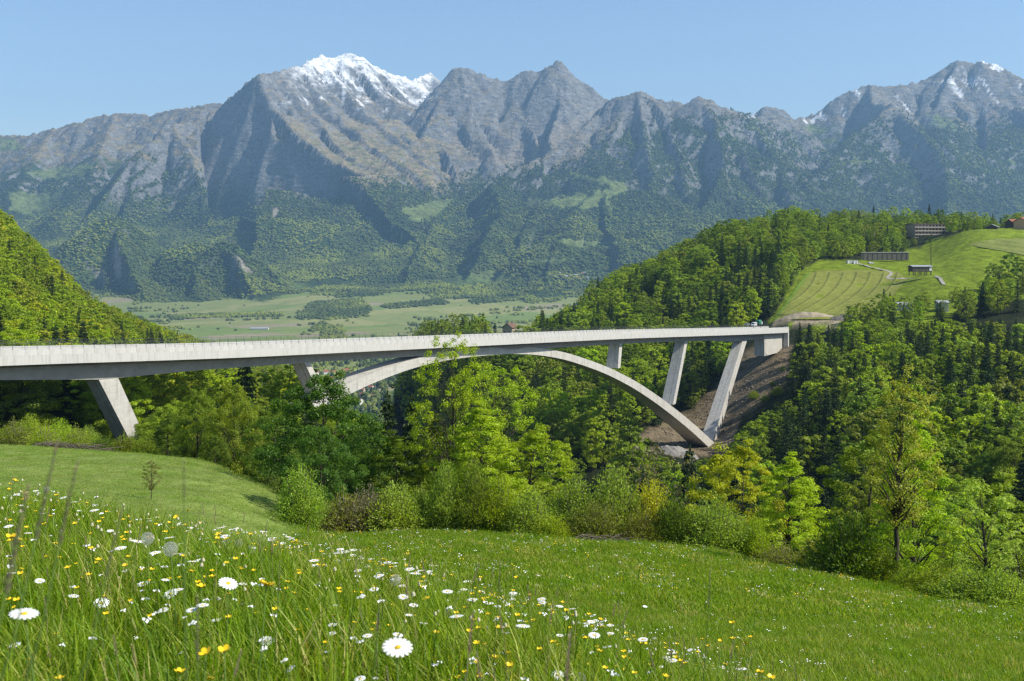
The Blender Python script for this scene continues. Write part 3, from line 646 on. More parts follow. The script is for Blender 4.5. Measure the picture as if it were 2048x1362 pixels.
# ------------------------------------------------------------------ trees and shrubs: prototypes
BARK = simple('bark', (.070, .058, .042), .95, .35, 4.0, .02)
BARK2 = simple('pale_bark', (.16, .135, .10), .95, .3, 4.0, .02)
LEAF = leafmat('leaf', 'obj')
NEEDLE = leafmat('needle', 'obj', trans=.15)
FWD = {'bright': (.205, .255, .010), 'mid': (.140, .180, .011), 'dark': (.080, .122, .010), 'olive': (.150, .165, .024), 'yellow': (.265, .270, .011),
       'willow': (.195, .255, .032), 'spruce': (.026, .046, .015), 'fir': (.038, .062, .018), 'brown': (.195, .205, .028), 'lime': (.215, .275, .011), 'grey': (.12, .105, .065)}
def quads(c, nrm, size, asp, r):
    """leaf-shaped rhombs: centres, normals, lengths, width ratio"""
    n = len(c); t = r.normal(size=(n, 3)); a = np.cross(nrm, t); a /= np.linalg.norm(a, axis=1)[:, None] + 1e-9
    b = np.cross(nrm, a); s = np.asarray(size).reshape(-1, 1)
    v = np.stack([c - a * s * .5, c - b * s * asp * .5 + a * s * .05, c + a * s * .5, c + b * s * asp * .5 + a * s * .05], 1)
    return v.reshape(-1, 3)
def along(c, d, nrm, size, asp):
    a = d / (np.linalg.norm(d, axis=1)[:, None] + 1e-9); b = np.cross(nrm, a); b /= np.linalg.norm(b, axis=1)[:, None] + 1e-9
    s = np.asarray(size).reshape(-1, 1)
    return np.stack([c, c + a * s * .45 - b * s * asp * .5, c + a * s, c + a * s * .45 + b * s * asp * .5], 1).reshape(-1, 3)
def leaf_mesh(name, v):
    n = len(v) // 4; me = mesh_np(name, v, np.arange(n * 4).reshape(n, 4), smooth=False); return me
SHAPES = {'round': lambda u: np.sqrt(np.clip(1 - (2 * u - 1) ** 2, 0, 1)) ** .8,
          'ovoid': lambda u: np.clip(np.sin(np.pi * np.clip(u, 0, 1) ** .62), 0, 1) ** .75,
          'cone': lambda u: (1 - u) ** .8 * np.clip(u * 8, 0, 1),
          'spread': lambda u: np.clip(np.sin(np.pi * np.clip(u, 0, 1) ** 1.25), 0, 1) ** .6,
          'column': lambda u: np.clip(np.sin(np.pi * np.clip(u, 0, 1) ** .8), 0, 1) ** .4}
def broadleaf(seed, h, R, base, shape, clumps, per, leaf, cr, tr, limbs=True, flat=.7, droop=0.0, fill=.35, bent=.0):
    """returns (wood mesh builder, leaf vertices)"""
    r = np.random.default_rng(seed); mb = MB(); lv = []
    H0 = h * base; ch = h - H0
    lean = r.normal(size=2) * .03 * h + np.array([bent * h, 0])
    def axis(z): k = (z / h) ** 1.5; return np.array([lean[0] * k, lean[1] * k, z])
    zz = np.linspace(0, h * .93, 9)
    mb.tube([axis(z) + np.append(r.normal(size=2) * .006 * h * (z > 0), 0) for z in zz], [max(tr * (1 - .93 * (z / (h * .95))), .012) * (1.35 if z == 0 else 1) for z in zz], 7)
    lob = r.random(3) * 6.28; lamp = .10 + .10 * r.random(3)
    for i in range(clumps):
        u = np.clip((i + r.random()) / clumps, .02, .985); az = i * 2.39996 + r.normal() * .35
        m = 1 + lamp[0] * math.sin(2 * az + lob[0]) + lamp[1] * math.sin(3 * az + 5 * u + lob[1]) + lamp[2] * math.sin(9 * u + lob[2])
        env = R * float(SHAPES[shape](u)) * m
        rad = env * (fill + (1 - fill) * math.sqrt(r.random()))
        z = H0 + ch * u
        c = axis(z) + np.array([math.cos(az) * rad, math.sin(az) * rad, r.normal() * .03 * ch - droop * rad])
        q = cr * (.65 + .7 * r.random()) * (1 - .35 * u)
        n = max(int(per * (.6 + .8 * r.random())), 3)
        d = r.normal(size=(n, 3)); d /= np.linalg.norm(d, axis=1)[:, None]
        rr = r.random(n) ** .45
        p = c + d * (rr * q)[:, None] * np.array([1.15, 1.15, flat])
        out = p - axis(H0 + ch * .4); out /= np.linalg.norm(out, axis=1)[:, None] + 1e-9
        nm = d * .45 + out * .35 + np.array([0, 0, .55]) + r.normal(size=(n, 3)) * .55; nm /= np.linalg.norm(nm, axis=1)[:, None]
        lv.append(quads(p, nm, leaf * (.6 + .8 * r.random(n)), .68, r))
        if limbs and (i % limbs == 0 if isinstance(limbs, int) else True):
            z0 = z - rad * (.6 + .4 * r.random()) - .03 * h
            if z0 < H0 * .85: z0 = H0 * .85 + r.random() * max(z - H0 * .85, 0) * .85
            a = axis(z0); e = c
            mid = a * .5 + e * .5 + np.array([0, 0, .10 * rad + .01 * h]) + r.normal(size=3) * .03 * rad
            w0 = max(tr * .42 * (1 - z0 / h), .02) * min(1, rad / R + .3)
            mb.tube([a, mid, e], [w0, w0 * .55, w0 * .15], 4)
    return mb, np.concatenate(lv)
def conifer(seed, h, R, base, whorls, nb, sprays, size, tr):
    r = np.random.default_rng(seed); mb = MB(); lv = []
    zz = np.linspace(0, h * .985, 7); mb.tube([(0, 0, z) for z in zz], [max(tr * (1 - z / h), .012) for z in zz], 6)
    for i in range(whorls):
        u = (i + .5 * r.random()) / whorls; z = h * (base + (1 - base) * u * .985)
        L0 = R * (1 - u) ** .85 * min(1, .55 + u * 4) + .02 * h * (1 - u) + .1
        for k in range(nb):
            az = 6.283 * (k + r.random() * .8) / nb + i * 1.1; z = h * (base + (1 - base) * np.clip(u + r.normal() * .5 / whorls, 0, .99) * .985); L1 = L0 * (.65 + .5 * r.random()); dz = -.28 * L1 * (1.1 - u) + .12 * L1 * u
            n = max(int(sprays * (.5 + .5 * L1 / R)), 3)
            t = (np.arange(n) + .6) / n; rad = L1 * t
            sag = dz * t ** 1.2 + .10 * L1 * t ** 3
            p = np.stack([np.cos(az) * rad, np.sin(az) * rad, z + sag], 1)
            side = np.where(np.arange(n) % 2 == 0, 1, -1) * (.75 * (1 - t) + .25)
            da = az + side * .95
            d = np.stack([np.cos(da), np.sin(da), -.28 - .25 * r.random(n)], 1)
            nm = np.stack([r.normal(size=n) * .35, r.normal(size=n) * .35, np.ones(n)], 1)
            lv.append(along(p, d, nm, size * (.55 + .6 * r.random(n)) * (1.1 - .5 * u), .42))
            p2 = p[::2]; lv.append(along(p2, np.stack([np.cos(az) * .6 + 0 * p2[:, 0], np.sin(az) * .6 + 0 * p2[:, 0], -.7 + 0 * p2[:, 0]], 1), np.stack([-np.sin(az) + 0 * p2[:, 0], np.cos(az) + 0 * p2[:, 0], .3 + 0 * p2[:, 0]], 1), size * .8 * (1 - .4 * u) * np.ones(len(p2)), .5))
            if base > .02 and k % 2 == 0: mb.tube([(0, 0, z), tuple(p[-1])], [.018 * h * .12 * (1 - u) + .01, .006], 3)
    lv.append(along(np.array([[0, 0, h * .96]] * 3), np.array([[.05, 0, 1], [-.05, .05, 1], [0, -.05, 1.]]), r.normal(size=(3, 3)), np.full(3, h * .05), .25))
    return mb, np.concatenate(lv)
def shrub(seed, h, R, stems, per, leaf, upright=.7, asp=.4, bare=.12):
    """many-stemmed bush: leaves set along rising shoots"""
    r = np.random.default_rng(seed); mb = MB(); lv = []
    for i in range(stems):
        az = i * 2.39996; q = math.sqrt((i + .5) / stems); top = h * (1 - (1 - upright) * q ** 2) * (.72 + .34 * r.random())
        b = np.array([math.cos(az), math.sin(az), 0]) * R * .32 * q; e = np.array([math.cos(az), math.sin(az), 0]) * R * q * (.8 + .35 * r.random()); e[2] = top * (1.0 - .45 * q * q)
        k = b * .5 + e * .5; k[:2] *= .82; k[2] *= 1.15
        n = max(int(per * (.6 + .7 * r.random())), 4); t = bare + (1 - bare) * r.random(n) ** .8
        p = ((1 - t) ** 2)[:, None] * b + (2 * t * (1 - t))[:, None] * k + (t ** 2)[:, None] * e
        tg = 2 * (1 - t)[:, None] * (k - b) + 2 * t[:, None] * (e - k)
        p = p + r.normal(size=(n, 3)) * (.035 + .05 * (1 - t))[:, None] * h * .9
        d = tg / np.linalg.norm(tg, axis=1)[:, None] + r.normal(size=(n, 3)) * .55
        nm = r.normal(size=(n, 3)) * .7 + np.array([math.cos(az) * .5, math.sin(az) * .5, .7])
        lv.append(along(p, d, nm, leaf * (.6 + .8 * r.random(n)), asp))
        mb.tube([b, k * .75 + b * .25, e], [.012 * h * .8, .006 * h, .002 * h], 3)
    return mb, np.concatenate(lv)
PROTO = {}
def proto(key, res, wood=BARK, leafm=LEAF):
    mb, lv = res; hgt = float(lv[:, 2].max())
    wm = mb.mesh(key + '_wood', True); wm.materials.append(wood)
    lm = leaf_mesh(key + '_leaf', lv); lm.materials.append(leafm)
    PROTO[key] = dict(wood=wm, leaf=lm, h=hgt, r=float(np.percentile(np.hypot(lv[:, 0], lv[:, 1]), 97)))
# near prototypes (unit: metres, about true size)
proto('maple', broadleaf(1, 11.5, 4.9, .10, 'round', 190, 240, .165, .80, .24, 3, .75, fill=.30))
proto('beech', broadleaf(2, 10.5, 3.4, .12, 'ovoid', 170, 200, .13, .60, .17, 2, .5, .08))
proto('beech_b', broadleaf(3, 11, 3.2, .16, 'spread', 150, 190, .13, .60, .18, 2, .5, .10))
proto('open_tree', broadleaf(4, 14.5, 4.6, .12, 'round', 240, 100, .135, .58, .17, 1, .8, fill=.35))
proto('tall_sparse', broadleaf(5, 11.5, 1.9, .34, 'column', 150, 70, .11, .36, .17, 1, .9, fill=.12))
proto('small_open', broadleaf(6, 6.5, 2.0, .28, 'spread', 60, 75, .12, .42, .10, 1, .6, fill=.3))
proto('willow', shrub(7, 4.6, 1.9, 150, 105, .16, .75, .34))
proto('willow_b', shrub(8, 4.0, 2.3, 160, 95, .155, .62, .38))
proto('bush', shrub(9, 3.6, 2.6, 140, 85, .15, .45, .55))
proto('thicket', shrub(10, 3.2, 1.8, 110, 42, .13, .7, .45, .25), BARK2)
proto('near_spruce', conifer(11, 9.5, 2.0, .03, 34, 8, 12, .48, .14), leafm=NEEDLE)
# middle-distance prototypes
for k, (sd_, hh, RR, b_, shp) in enumerate([(21, 20, 6.0, .12, 'round'), (22, 22, 5.8, .14, 'spread'), (23, 19, 6.6, .10, 'spread'), (24, 23, 5.6, .12, 'column'), (25, 18, 5.8, .10, 'round')]):
    proto('wood%d' % k, broadleaf(sd_, hh, RR, b_, shp, 95, 44, .66, 1.15, .30, 4, .72, fill=.35))
for k, (sd_, hh, RR, b_) in enumerate([(31, 25, 3.6, .10), (32, 27, 3.2, .16), (33, 22, 3.9, .05)]):
    proto('spruce%d' % k, conifer(sd_, hh, RR, b_, 34, 7, 7, 1.15, .28), leafm=NEEDLE)
proto('pine0', broadleaf(36, 25, 3.6, .45, 'round', 40, 60, .55, 1.3, .26, 1, .55, fill=.2), leafm=NEEDLE)
proto('bare0', broadleaf(37, 17, 5.0, .20, 'spread', 90, 12, .40, 1.1, .24, 1, .8, fill=.2), BARK2)
def plant(name, key, loc, h, wide=1.0, rz=None, col=None, label=None, cat='tree', group=None, parts=('trunk', 'crown'), tilt=(0, 0)):
    p = PROTO[key]; s = h / p['h']
    e = empty(name, loc, random.random() * 6.28 if rz is None else rz); e.rotation_euler[0] = tilt[0]; e.rotation_euler[1] = tilt[1]
    e.scale = (s * wide, s * wide, s)
    a = link(parts[0], p['wood'], None, e); b = link(parts[1], p['leaf'], None, e)
    c = FWD[col] if isinstance(col, str) else col
    b.color = (*c, 1)
    return tag(e, label, cat, group)
def jit(c, k=.16):
    c = np.array(FWD[c] if isinstance(c, str) else c); g = 1 + random.uniform(-k, k)
    return tuple(c * g * np.array([1 + random.uniform(-k, k) * .6, 1 + random.uniform(-k, k) * .25, 1 + random.uniform(-k, k)]))
# --- the trees and shrubs along the foot of the meadow, each set where it stands (column, depth, height in photo rows, ...)
NEAR = [
 # name, proto, px, Y, top row, base row or None, width factor, colour, label
 ('willow_shrub', 'willow', 600, 63, 914, 1.0, 'willow', 'light grey-green upright shrub at the left end of the shrub row'),
 ('thicket', 'thicket', 690, 66, 968, 1.25, 'olive', 'low brownish thicket right of the grey-green upright shrub'),
 ('thicket', 'thicket', 735, 66.5, 958, 1.2, 'grey', 'brown twiggy thicket in the shrub row below the spruces'),
 ('willow_shrub', 'willow_b', 795, 66, 955, 1.1, 'willow', 'broad mid-green shrub right of the brown twiggy thicket'),
 ('willow_shrub', 'willow', 840, 67, 962, .9, 'willow', 'narrow pale shrub left of the tall thin birch-like shrubs'),
 ('tall_shrub', 'willow', 893, 66, 905, .8, 'willow', 'tall thin light-leaved shrub under the tall open tree'),
 ('tall_shrub', 'willow', 945, 66, 898, .8, 'mid', 'second tall thin shrub in the middle of the shrub row'),
 ('willow_shrub', 'willow', 1000, 66, 930, .9, 'bright', 'yellow-green leafy shrub right of the tall thin shrubs'),
 ('willow_shrub', 'willow', 1062, 65, 962, 1.15, 'willow', 'dull green shrub where the meadow edge steps down'),
 ('leafy_bush', 'bush', 1106, 63, 1020, .8, 'lime', 'small fresh green leafy bush at the front of the shrub row'),
 ('willow_shrub', 'willow', 1150, 66, 935, 1.15, 'willow', 'tall pale green shrub behind the small leafy bush'),
 ('willow_shrub', 'willow', 1228, 66, 915, 1.2, 'willow', 'tallest pale green shrub of the row below the arch'),
 ('willow_shrub', 'willow_b', 1195, 64, 990, 1.0, 'olive', 'low olive shrub at the foot of the tallest pale shrub'),
 ('willow_shrub', 'willow', 1305, 66, 945, 1.1, 'yellow', 'bright yellow-green shrub right of the tallest pale shrub'),
 ('leafy_bush', 'bush', 1344, 63.5, 975, .62, 'dark', 'dark blue-green upright bush in front of the yellow shrub'),
 ('willow_shrub', 'willow_b', 1285, 63.5, 1010, .9, 'olive', 'small olive shrub left of the dark blue-green bush'),
 ('willow_shrub', 'willow_b', 1432, 63, 985, 1.2, 'willow', 'wide rounded fine-leaved shrub right of the dark bush'),
 ('willow_shrub', 'willow_b', 1395, 64, 1005, 1.0, 'willow', 'fine-leaved shrub between the dark bush and the wide rounded shrub'),
 ('willow_shrub', 'willow', 1512, 62, 1022, .7, 'lime', 'little slim green shrub left of the big bright beech'),
 ('beech_tree', 'beech', 1575, 66, 902, 1.15, 'lime', 'bright lime-green beech with a slim dark trunk behind the shrub row'),
 ('young_tree', 'beech_b', 1478, 76, 880, .9, 'yellow', 'yellowish young tree left of the bright lime beech'),
 ('thicket', 'thicket', 1560, 60, 1075, 1.3, 'olive', 'low olive thicket in front of the bright lime beech'),
 ('leafy_bush', 'bush', 1640, 57, 1065, .9, 'olive', 'dull bush between the lime beech and the big round bush'),
 ('leafy_bush', 'bush', 1700, 54, 1005, .92, 'dark', 'big dense dark green round bush on the meadow edge'),
 ('leafy_bush', 'bush', 1760, 53, 1085, .9, 'mid', 'lower green bush beside the foot of the tall dark-trunked tree'),
 ('tall_tree', 'tall_sparse', 1790, 54, 726, 1.1, 'brown', 'tall straight tree with a bare dark trunk and thin brownish spring leaves'),
 ('beech_tree', 'beech', 1828, 60, 820, .9, 'lime', 'lime-green beech right behind the tall dark-trunked tree'),
 ('beech_tree', 'beech_b', 1720, 74, 840, 1.0, 'mid', 'mid-green tree left behind the tall dark-trunked tree'),
 ('willow_shrub', 'willow_b', 1822, 50, 1130, 1.2, 'lime', 'pale green undergrowth right of the tall dark trunk'),
 ('small_tree', 'small_open', 1975, 50, 962, 1.0, 'willow', 'small forked tree with pale green leaves near the right edge'),
 ('small_tree', 'small_open', 1902, 52, 1075, 1.0, 'lime', 'thin-stemmed sapling between the tall trunk and the forked tree'),
 ('small_tree', 'small_open', 2045, 47, 1070, 1.1, 'willow', 'leafy sapling cut by the right edge of the picture'),
 ('willow_shrub', 'willow_b', 1945, 47, 1128, 1.5, 'willow', 'pale undergrowth below the forked tree'),
 ('willow_shrub', 'willow_b', 1880, 49, 1120, 1.2, 'lime', 'green undergrowth around the thin-stemmed sapling'),
 ('willow_shrub', 'willow_b', 2010, 46, 1135, 1.3, 'willow', 'pale undergrowth at the right edge of the meadow'),
 ('beech_tree', 'beech_b', 1900, 66, 980, 1.1, 'willow', 'pale leafy tree behind the thin-stemmed sapling'),
 ('beech_tree', 'beech', 2010, 74, 945, 1.0, 'mid', 'green tree behind the forked tree at the right'),
 ('maple_tree', 'maple', 648, 84, 742, 1.12, (.056, .106, .010), 'large rich green maple in front of the left end of the arch'),
 ('leafy_tree', 'maple', 642, 70.5, 850, .8, (.056, .106, .010), 'lower dark tree in front of the large maple, shading the mown meadow'),
 ('maple_tree', 'maple', 715, 92, 830, .8, (.060, .110, .010), 'smaller dark green maple right of the large maple'),
 ('leafy_tree', 'beech_b', 800, 82, 862, .95, 'mid', 'leafy green tree at the foot of the two young spruces'),
 ('leafy_tree', 'beech', 868, 84, 822, 1.0, 'mid', 'mid-green tree left of the tall open tree'),
 ('spruce', 'near_spruce', 775, 98, 778, .9, 'fir', 'left of the two young spruces beside the maple'),
 ('spruce', 'near_spruce', 824, 96, 784, .85, 'fir', 'right of the two young spruces beside the maple'),
 ('open_tree', 'open_tree', 905, 80, 664, .8, 'bright', 'tall open yellow-green tree whose top crosses the bridge deck'),
 ('open_tree', 'open_tree', 990, 84, 722, 1.05, 'bright', 'leaning yellow-green tree right of the tall open tree'),
 ('leafy_tree', 'beech', 965, 76, 800, 1.3, 'bright', 'broad bright green tree below the tall open tree'),
 ('leafy_tree', 'beech_b', 1045, 82, 850, 1.3, 'bright', 'bright yellow-green tree right below the leaning tree'),
 ('leafy_tree', 'maple', 470, 112, 762, .75, 'mid', 'round green tree under the bridge left of the maple'),
 ('leafy_tree', 'maple', 395, 116, 775, .72, 'mid', 'green tree right of the leaning left pier'),
 ('leafy_tree', 'beech_b', 540, 104, 800, 1.0, 'dark', 'darker tree between the round green tree and the maple'),
 ('leafy_tree', 'beech', 335, 122, 836, 1.0, 'dark', 'dark green tree at the foot of the leaning left pier'),
 ('leafy_tree', 'maple', 545, 96, 880, .8, 'dark', 'low dark tree at the end of the mown meadow'),
 ('leafy_tree', 'maple', 430, 108, 868, .7, 'dark', 'shaded bushy tree behind the mown meadow crest'),
 ('leafy_tree', 'maple', 365, 116, 870, .6, 'mid', 'bushy tree behind the mown crest near the pier foot'),
 ('leafy_bush', 'bush', 250, 124, 862, 1.0, 'mid', 'green bush in front of the left pier foot'),
 ('leafy_bush', 'bush', 205, 128, 868, 1.0, 'dark', 'dark green bush left of the pier foot'),
 ('leafy_bush', 'bush', 290, 120, 868, .8, 'mid', 'leafy bush at the right of the pier foot'),
 ('thicket', 'thicket', 150, 134, 842, 1.2, 'bright', 'bright scrub behind the mown meadow left of the pier'),
 ('thicket', 'thicket', 90, 140, 838, 1.2, 'bright', 'green scrub above the dirt path on the left'),
 ('thicket', 'thicket', 30, 148, 828, 1.3, 'mid', 'green scrub at the left edge behind the dirt path'),
 ('thicket', 'willow_b', 120, 150, 832, 1.2, 'lime', 'lime green scrub left of the leaning pier behind the lower scrub'),
 ('thicket', 'willow_b', 60, 156, 822, 1.2, 'bright', 'tallest bright scrub on the left behind the dirt path'),
 ('thicket', 'willow_b', 178, 146, 846, 1.0, 'willow', 'pale scrub touching the left side of the leaning pier'),
 ('bare_tree', 'bare0', 1312, 104, 878, .8, 'grey', 'grey half-bare tree below the right arch foot'),
 ('evergreen_tree', 'spruce2', 1380, 108, 886, .9, 'spruce', 'dark evergreen standing below the right arch foot'),
 ('young_tree', 'beech_b', 1462, 100, 890, .9, 'yellow', 'yellow-brown young tree right of the arch foot'),
]
for px, pyb, hb, lab in ((1508, 800, 4.5, 'left green bush on the bare slope behind the long right pier'), (1530, 803, 3.5, 'middle green bush on the bare slope behind the long right pier'), (1556, 792, 5.0, 'right green bush on the bare slope near the conifers'), (1474, 905, 5.0, 'bush beside the foot of the long right pier'), (1296, 893, 4.0, 'bush left of the right arch foot'), (1566, 742, 2.6, 'little bush below the abutment'), (1545, 770, 2.0, 'tiny bush halfway up the bare slope')):
    Y = find_Y(px, pyb, 430, 640); x = (px - CX) / F * Y
    plant('leafy_bush', 'bush', (x, Y, H1(x, Y) - .1), hb, 1.1, None, jit('mid', .1), lab, 'shrub', 'bushes on the bare slope', ('stems', 'foliage'))
for nm, key, px, Y, top, wd, col, lab in NEAR:
    x = (px - CX) / F * Y; zg = H1(x, Y) - .08; ht = (HZ - top) / F * Y - zg
    cat = 'shrub' if any(k in nm for k in ('shrub', 'thicket', 'bush')) else 'tree'
    p = PROTO[key]; s = ht / p['h']
    natural = max(.75, min(1.5, (4.2 if cat == 'shrub' else 9) / max(ht, 1)))
    plant(nm, key, (x, Y, zg), ht, wd * natural ** .5, None, jit(col, .10), lab, cat, 'trees and shrubs at the foot of the meadow', ('stems', 'foliage') if cat == 'shrub' else ('trunk', 'crown'))
x = (303 - CX) / F * 58; zg = H1(x, 58) - .05
plant('sapling', 'small_open', (x, 58, zg), (HZ - 922) / F * 58 - zg, .85, 1.0, (.11, .10, .03), 'small brownish sapling standing alone on the mown meadow', 'tree')
# ------------------------------------------------------------------ woods: scatter, choose the trees that show largest, leave the rest as masses
def gn_scatter(name, pts, scl, rot, idx, protos, label, kind='stuff'):
    """one object: a cloud of points that carries instances of the given meshes"""
    me = bpy.data.meshes.new(name); me.vertices.add(len(pts)); me.vertices.foreach_set('co', np.asarray(pts, np.float32).ravel())
    a = me.attributes.new('scl', 'FLOAT_VECTOR', 'POINT'); a.data.foreach_set('vector', np.asarray(scl, np.float32).ravel())
    a = me.attributes.new('rot', 'FLOAT_VECTOR', 'POINT'); a.data.foreach_set('vector', np.asarray(rot, np.float32).ravel())
    a = me.attributes.new('idx', 'INT', 'POINT'); a.data.foreach_set('value', np.asarray(idx, np.int32))
    o = link(name, me)
    pc = bpy.data.collections.new(name + '_kinds')
    for i, pm_ in enumerate(protos):
        po_ = bpy.data.objects.new('%02d_%s_kind' % (i, name), pm_); pc.objects.link(po_)
    ng = bpy.data.node_groups.new(name, 'GeometryNodeTree')
    ng.interface.new_socket('Geometry', in_out='INPUT', socket_type='NodeSocketGeometry'); ng.interface.new_socket('Geometry', in_out='OUTPUT', socket_type='NodeSocketGeometry')
    N, L = ng.nodes, ng.links
    gi = N.new('NodeGroupInput'); go = N.new('NodeGroupOutput')
    ci = N.new('GeometryNodeCollectionInfo'); ci.inputs['Collection'].default_value = pc; ci.inputs['Separate Children'].default_value = True; ci.inputs['Reset Children'].default_value = True
    ip = N.new('GeometryNodeInstanceOnPoints'); ip.inputs['Pick Instance'].default_value = True
    def na(nm, ty):
        n = N.new('GeometryNodeInputNamedAttribute'); n.data_type = ty; n.inputs['Name'].default_value = nm; return n.outputs['Attribute']
    L.new(gi.outputs[0], ip.inputs['Points']); L.new(ci.outputs[0], ip.inputs['Instance'])
    L.new(na('idx', 'INT'), ip.inputs['Instance Index']); L.new(na('rot', 'FLOAT_VECTOR'), ip.inputs['Rotation']); L.new(na('scl', 'FLOAT_VECTOR'), ip.inputs['Scale'])
    L.new(ip.outputs[0], go.inputs[0])
    md = o.modifiers.new('scatter', 'NODES'); md.node_group = ng
    return tag(o, label, None, None, kind)
def combo(key, leafm):                         # trunk and crown in one mesh, for the masses
    p = PROTO[key]; a, b = p['wood'], p['leaf']
    def arr(m):
        v = np.empty(len(m.vertices) * 3, np.float32); m.vertices.foreach_get('co', v); return v.reshape(-1, 3)
    va, vb = arr(a), arr(b)
    fa = [tuple(q.vertices) for q in a.polygons]; nb = len(vb) // 4
    fa4 = np.array([f for f in fa if len(f) == 4], np.int32)
    me = mesh_np(key + '_mass', np.concatenate([va, vb]), [fa4, np.arange(nb * 4).reshape(nb, 4) + len(va)], False)
    me.materials.append(BARK); me.materials.append(leafm)
    mi = np.concatenate([np.zeros(len(fa4), np.int32), np.ones(nb, np.int32)]); me.polygons.foreach_set('material_index', mi)
    return me
def ramp_of(names): return [(i / max(len(names) - 1, 1), FWD[n]) for i, n in enumerate(names)]
LEAF_L = leafmat('leaf_mass_bright', 'inst', ramp_of(['mid', 'bright', 'lime', 'dark', 'bright', 'yellow', 'olive', 'bright']))
LEAF_R = leafmat('leaf_mass_mixed', 'inst', ramp_of(['mid', 'dark', 'bright', 'olive', 'lime', 'mid', 'dark', 'willow', 'bright']))
NEED_M = leafmat('needle_mass', 'inst', ramp_of(['spruce', 'fir', 'spruce', 'fir']), .15)
MK_L = [combo('wood%d' % k, LEAF_L) for k in range(5)]; MK_R = [combo('wood%d' % k, LEAF_R) for k in range(5)]; MK_C = [combo('spruce%d' % k, NEED_M) for k in range(3)]

def bridgeY(px):                               # depth of the bridge in a picture column
    a = (px - CX) / F; t = (93 + 200 * a) / (229 - 360 * a)
    return np.where((t > -.4) & (t < 1.04), 200 + 360 * t, np.where(a > .2, 575, 200))
LIM_FRONT = ([-400, 0, 150, 230, 288, 300, 330, 420, 540, 600, 690, 705, 850, 870, 1000, 1040, 1140, 1270, 1285, 1450, 1470, 1500, 1560, 1582, 1592, 1700, 2400],
             [870, 850, 862, 885, 885, 880, 800, 780, 790, 790, 800, 822, 822, 800, 800, 860, 800, 800, 905, 915, 895, 830, 800, 790, 634, 634, 634])
LIM_FIELD = ([1480, 1560, 1590, 1600, 1640, 1680, 1690, 1720, 1745, 1770, 1800, 1850, 1890, 1910, 1950, 1960, 2000, 2048, 2400], [690, 680, 640, 634, 650, 640, 585, 600, 590, 558, 585, 572, 590, 555, 575, 560, 538, 545, 540])
LIM_SHOULDER = ([740, 780, 830, 900, 960, 1000, 1060, 1100, 1150, 1168, 1180, 1200, 1250, 1290, 1340, 1400, 1450, 1500, 1540, 1580, 1650, 1740, 1800, 1880, 1950, 2000, 2048, 2400],
                [760, 652, 640, 620, 626, 614, 600, 614, 600, 585, 556, 548, 526, 516, 490, 462, 434, 434, 412, 402, 402, 406, 412, 400, 414, 428, 420, 400])
LIM_LEFT = ([-500, -100, 0, 60, 130, 180, 300, 400, 460, 600, 650, 720], [100, 330, 415, 465, 540, 592, 640, 675, 692, 735, 790, 850])
def lim(t, px): return np.interp(px, t[0], t[1])
C_ = []
for (y0, y1, sp) in ((78, 130, 5.0), (130, 260, 5.6), (260, 480, 7.6), (480, 800, 8.2), (800, 1250, 9.0), (1250, 1700, 11.0)):
    x0, x1 = -0.62 * y1, .62 * y1
    xs, ys = np.meshgrid(np.arange(x0, x1, sp), np.arange(y0, y1, sp)); xs = xs.ravel(); ys = ys.ravel()
    xs = xs + rng.uniform(-.48, .48, len(xs)) * sp; ys = ys + rng.uniform(-.48, .48, len(ys)) * sp
    px = CX + F * xs / ys; k = (px > -180) & (px < 2230)
    C_.append(np.stack([xs[k], ys[k]], 1))
TP = np.concatenate(C_); tx, ty = TP[:, 0], TP[:, 1]; tz = H(tx, ty); tpx = CX + F * tx / ty; tpy = HZ - F * tz / ty
ok = (tpy < 1500) & (ty > edgeY(tpx) + 10) & (ty > np.where((tpx > 290) & (tpx < 1100), 122, np.where(tpx > 1430, 84, 96)))
ok &= ~((tpx < 600) & (ty < crestY(tpx) + 26)); ok &= ~((ty > 380) & (ty < 925) & inpoly(tpx, tpy, FIELD))
ok &= ~((ty > 380) & (ty < 600) & inpoly(tpx, tpy, BARE)); ok &= ~((ty > 540) & (ty < 700) & inpoly(tpx, tpy, [(1480, 690), (1530, 640), (1560, 612), (1700, 612), (1700, 660), (1600, 690)]))
ok &= ~((ty > 640) & (ty < 1000) & (tpx > 975) & (tpx < 1075) & (tpy > 650) & (tpy < 720))
bxs = (tx - BO.x) * BDN.x + (ty - BO.y) * BDN.y; bxo = -((tx - BO.x) * BN.x + (ty - BO.y) * BN.y)   # clear of the bridge itself
ok &= ~((bxo > -4) & (bxo < W + 4) & (bxs > -60) & (bxs < BL * 1.06) & (tz + 20 > -50))
ok &= ~((bxo > -3) & (bxo < W + 3) & (bxs > -60) & (bxs < BL * 1.06))
BLDG = [(1806, 1898, 912, 965), (1890, 1925, 975, 1015), (2000, 2110, 860, 955), (1715, 1825, 775, 835)]
for a, b, y0, y1 in BLDG: ok &= ~((tpx > a) & (tpx < b) & (ty > y0) & (ty < y1))
tx, ty, tz, tpx, tpy = (q[ok] for q in (tx, ty, tz, tpx, tpy)); n = len(tx)
zone_left = (tpx < 720) & (ty > 230)
cn = fbm(tx / 60, ty / 60, 2); u = rng.random(n)
pc_ = np.where(zone_left, .05, .17) + np.where((tpx > 1560) & (ty < 600) & (ty > 200), .10, 0) + np.where((tpx > 1440) & (tpx < 1560) & (ty > 560) & (ty < 760), .35, 0) + np.where((ty > 720) & (tpx > 1180), -.1, 0)
pc_ = pc_ + np.where((tpx > 1870) & (ty > 330) & (ty < 620), .30, 0) + np.where((tpx > 1585) & (tpx < 1700) & (ty > 450) & (ty < 590), .5, 0) + np.where((tpx > 1600) & (ty > 200) & (ty < 480), .06, 0)
con = u < np.clip(pc_ + .30 * cn, .03, .92)
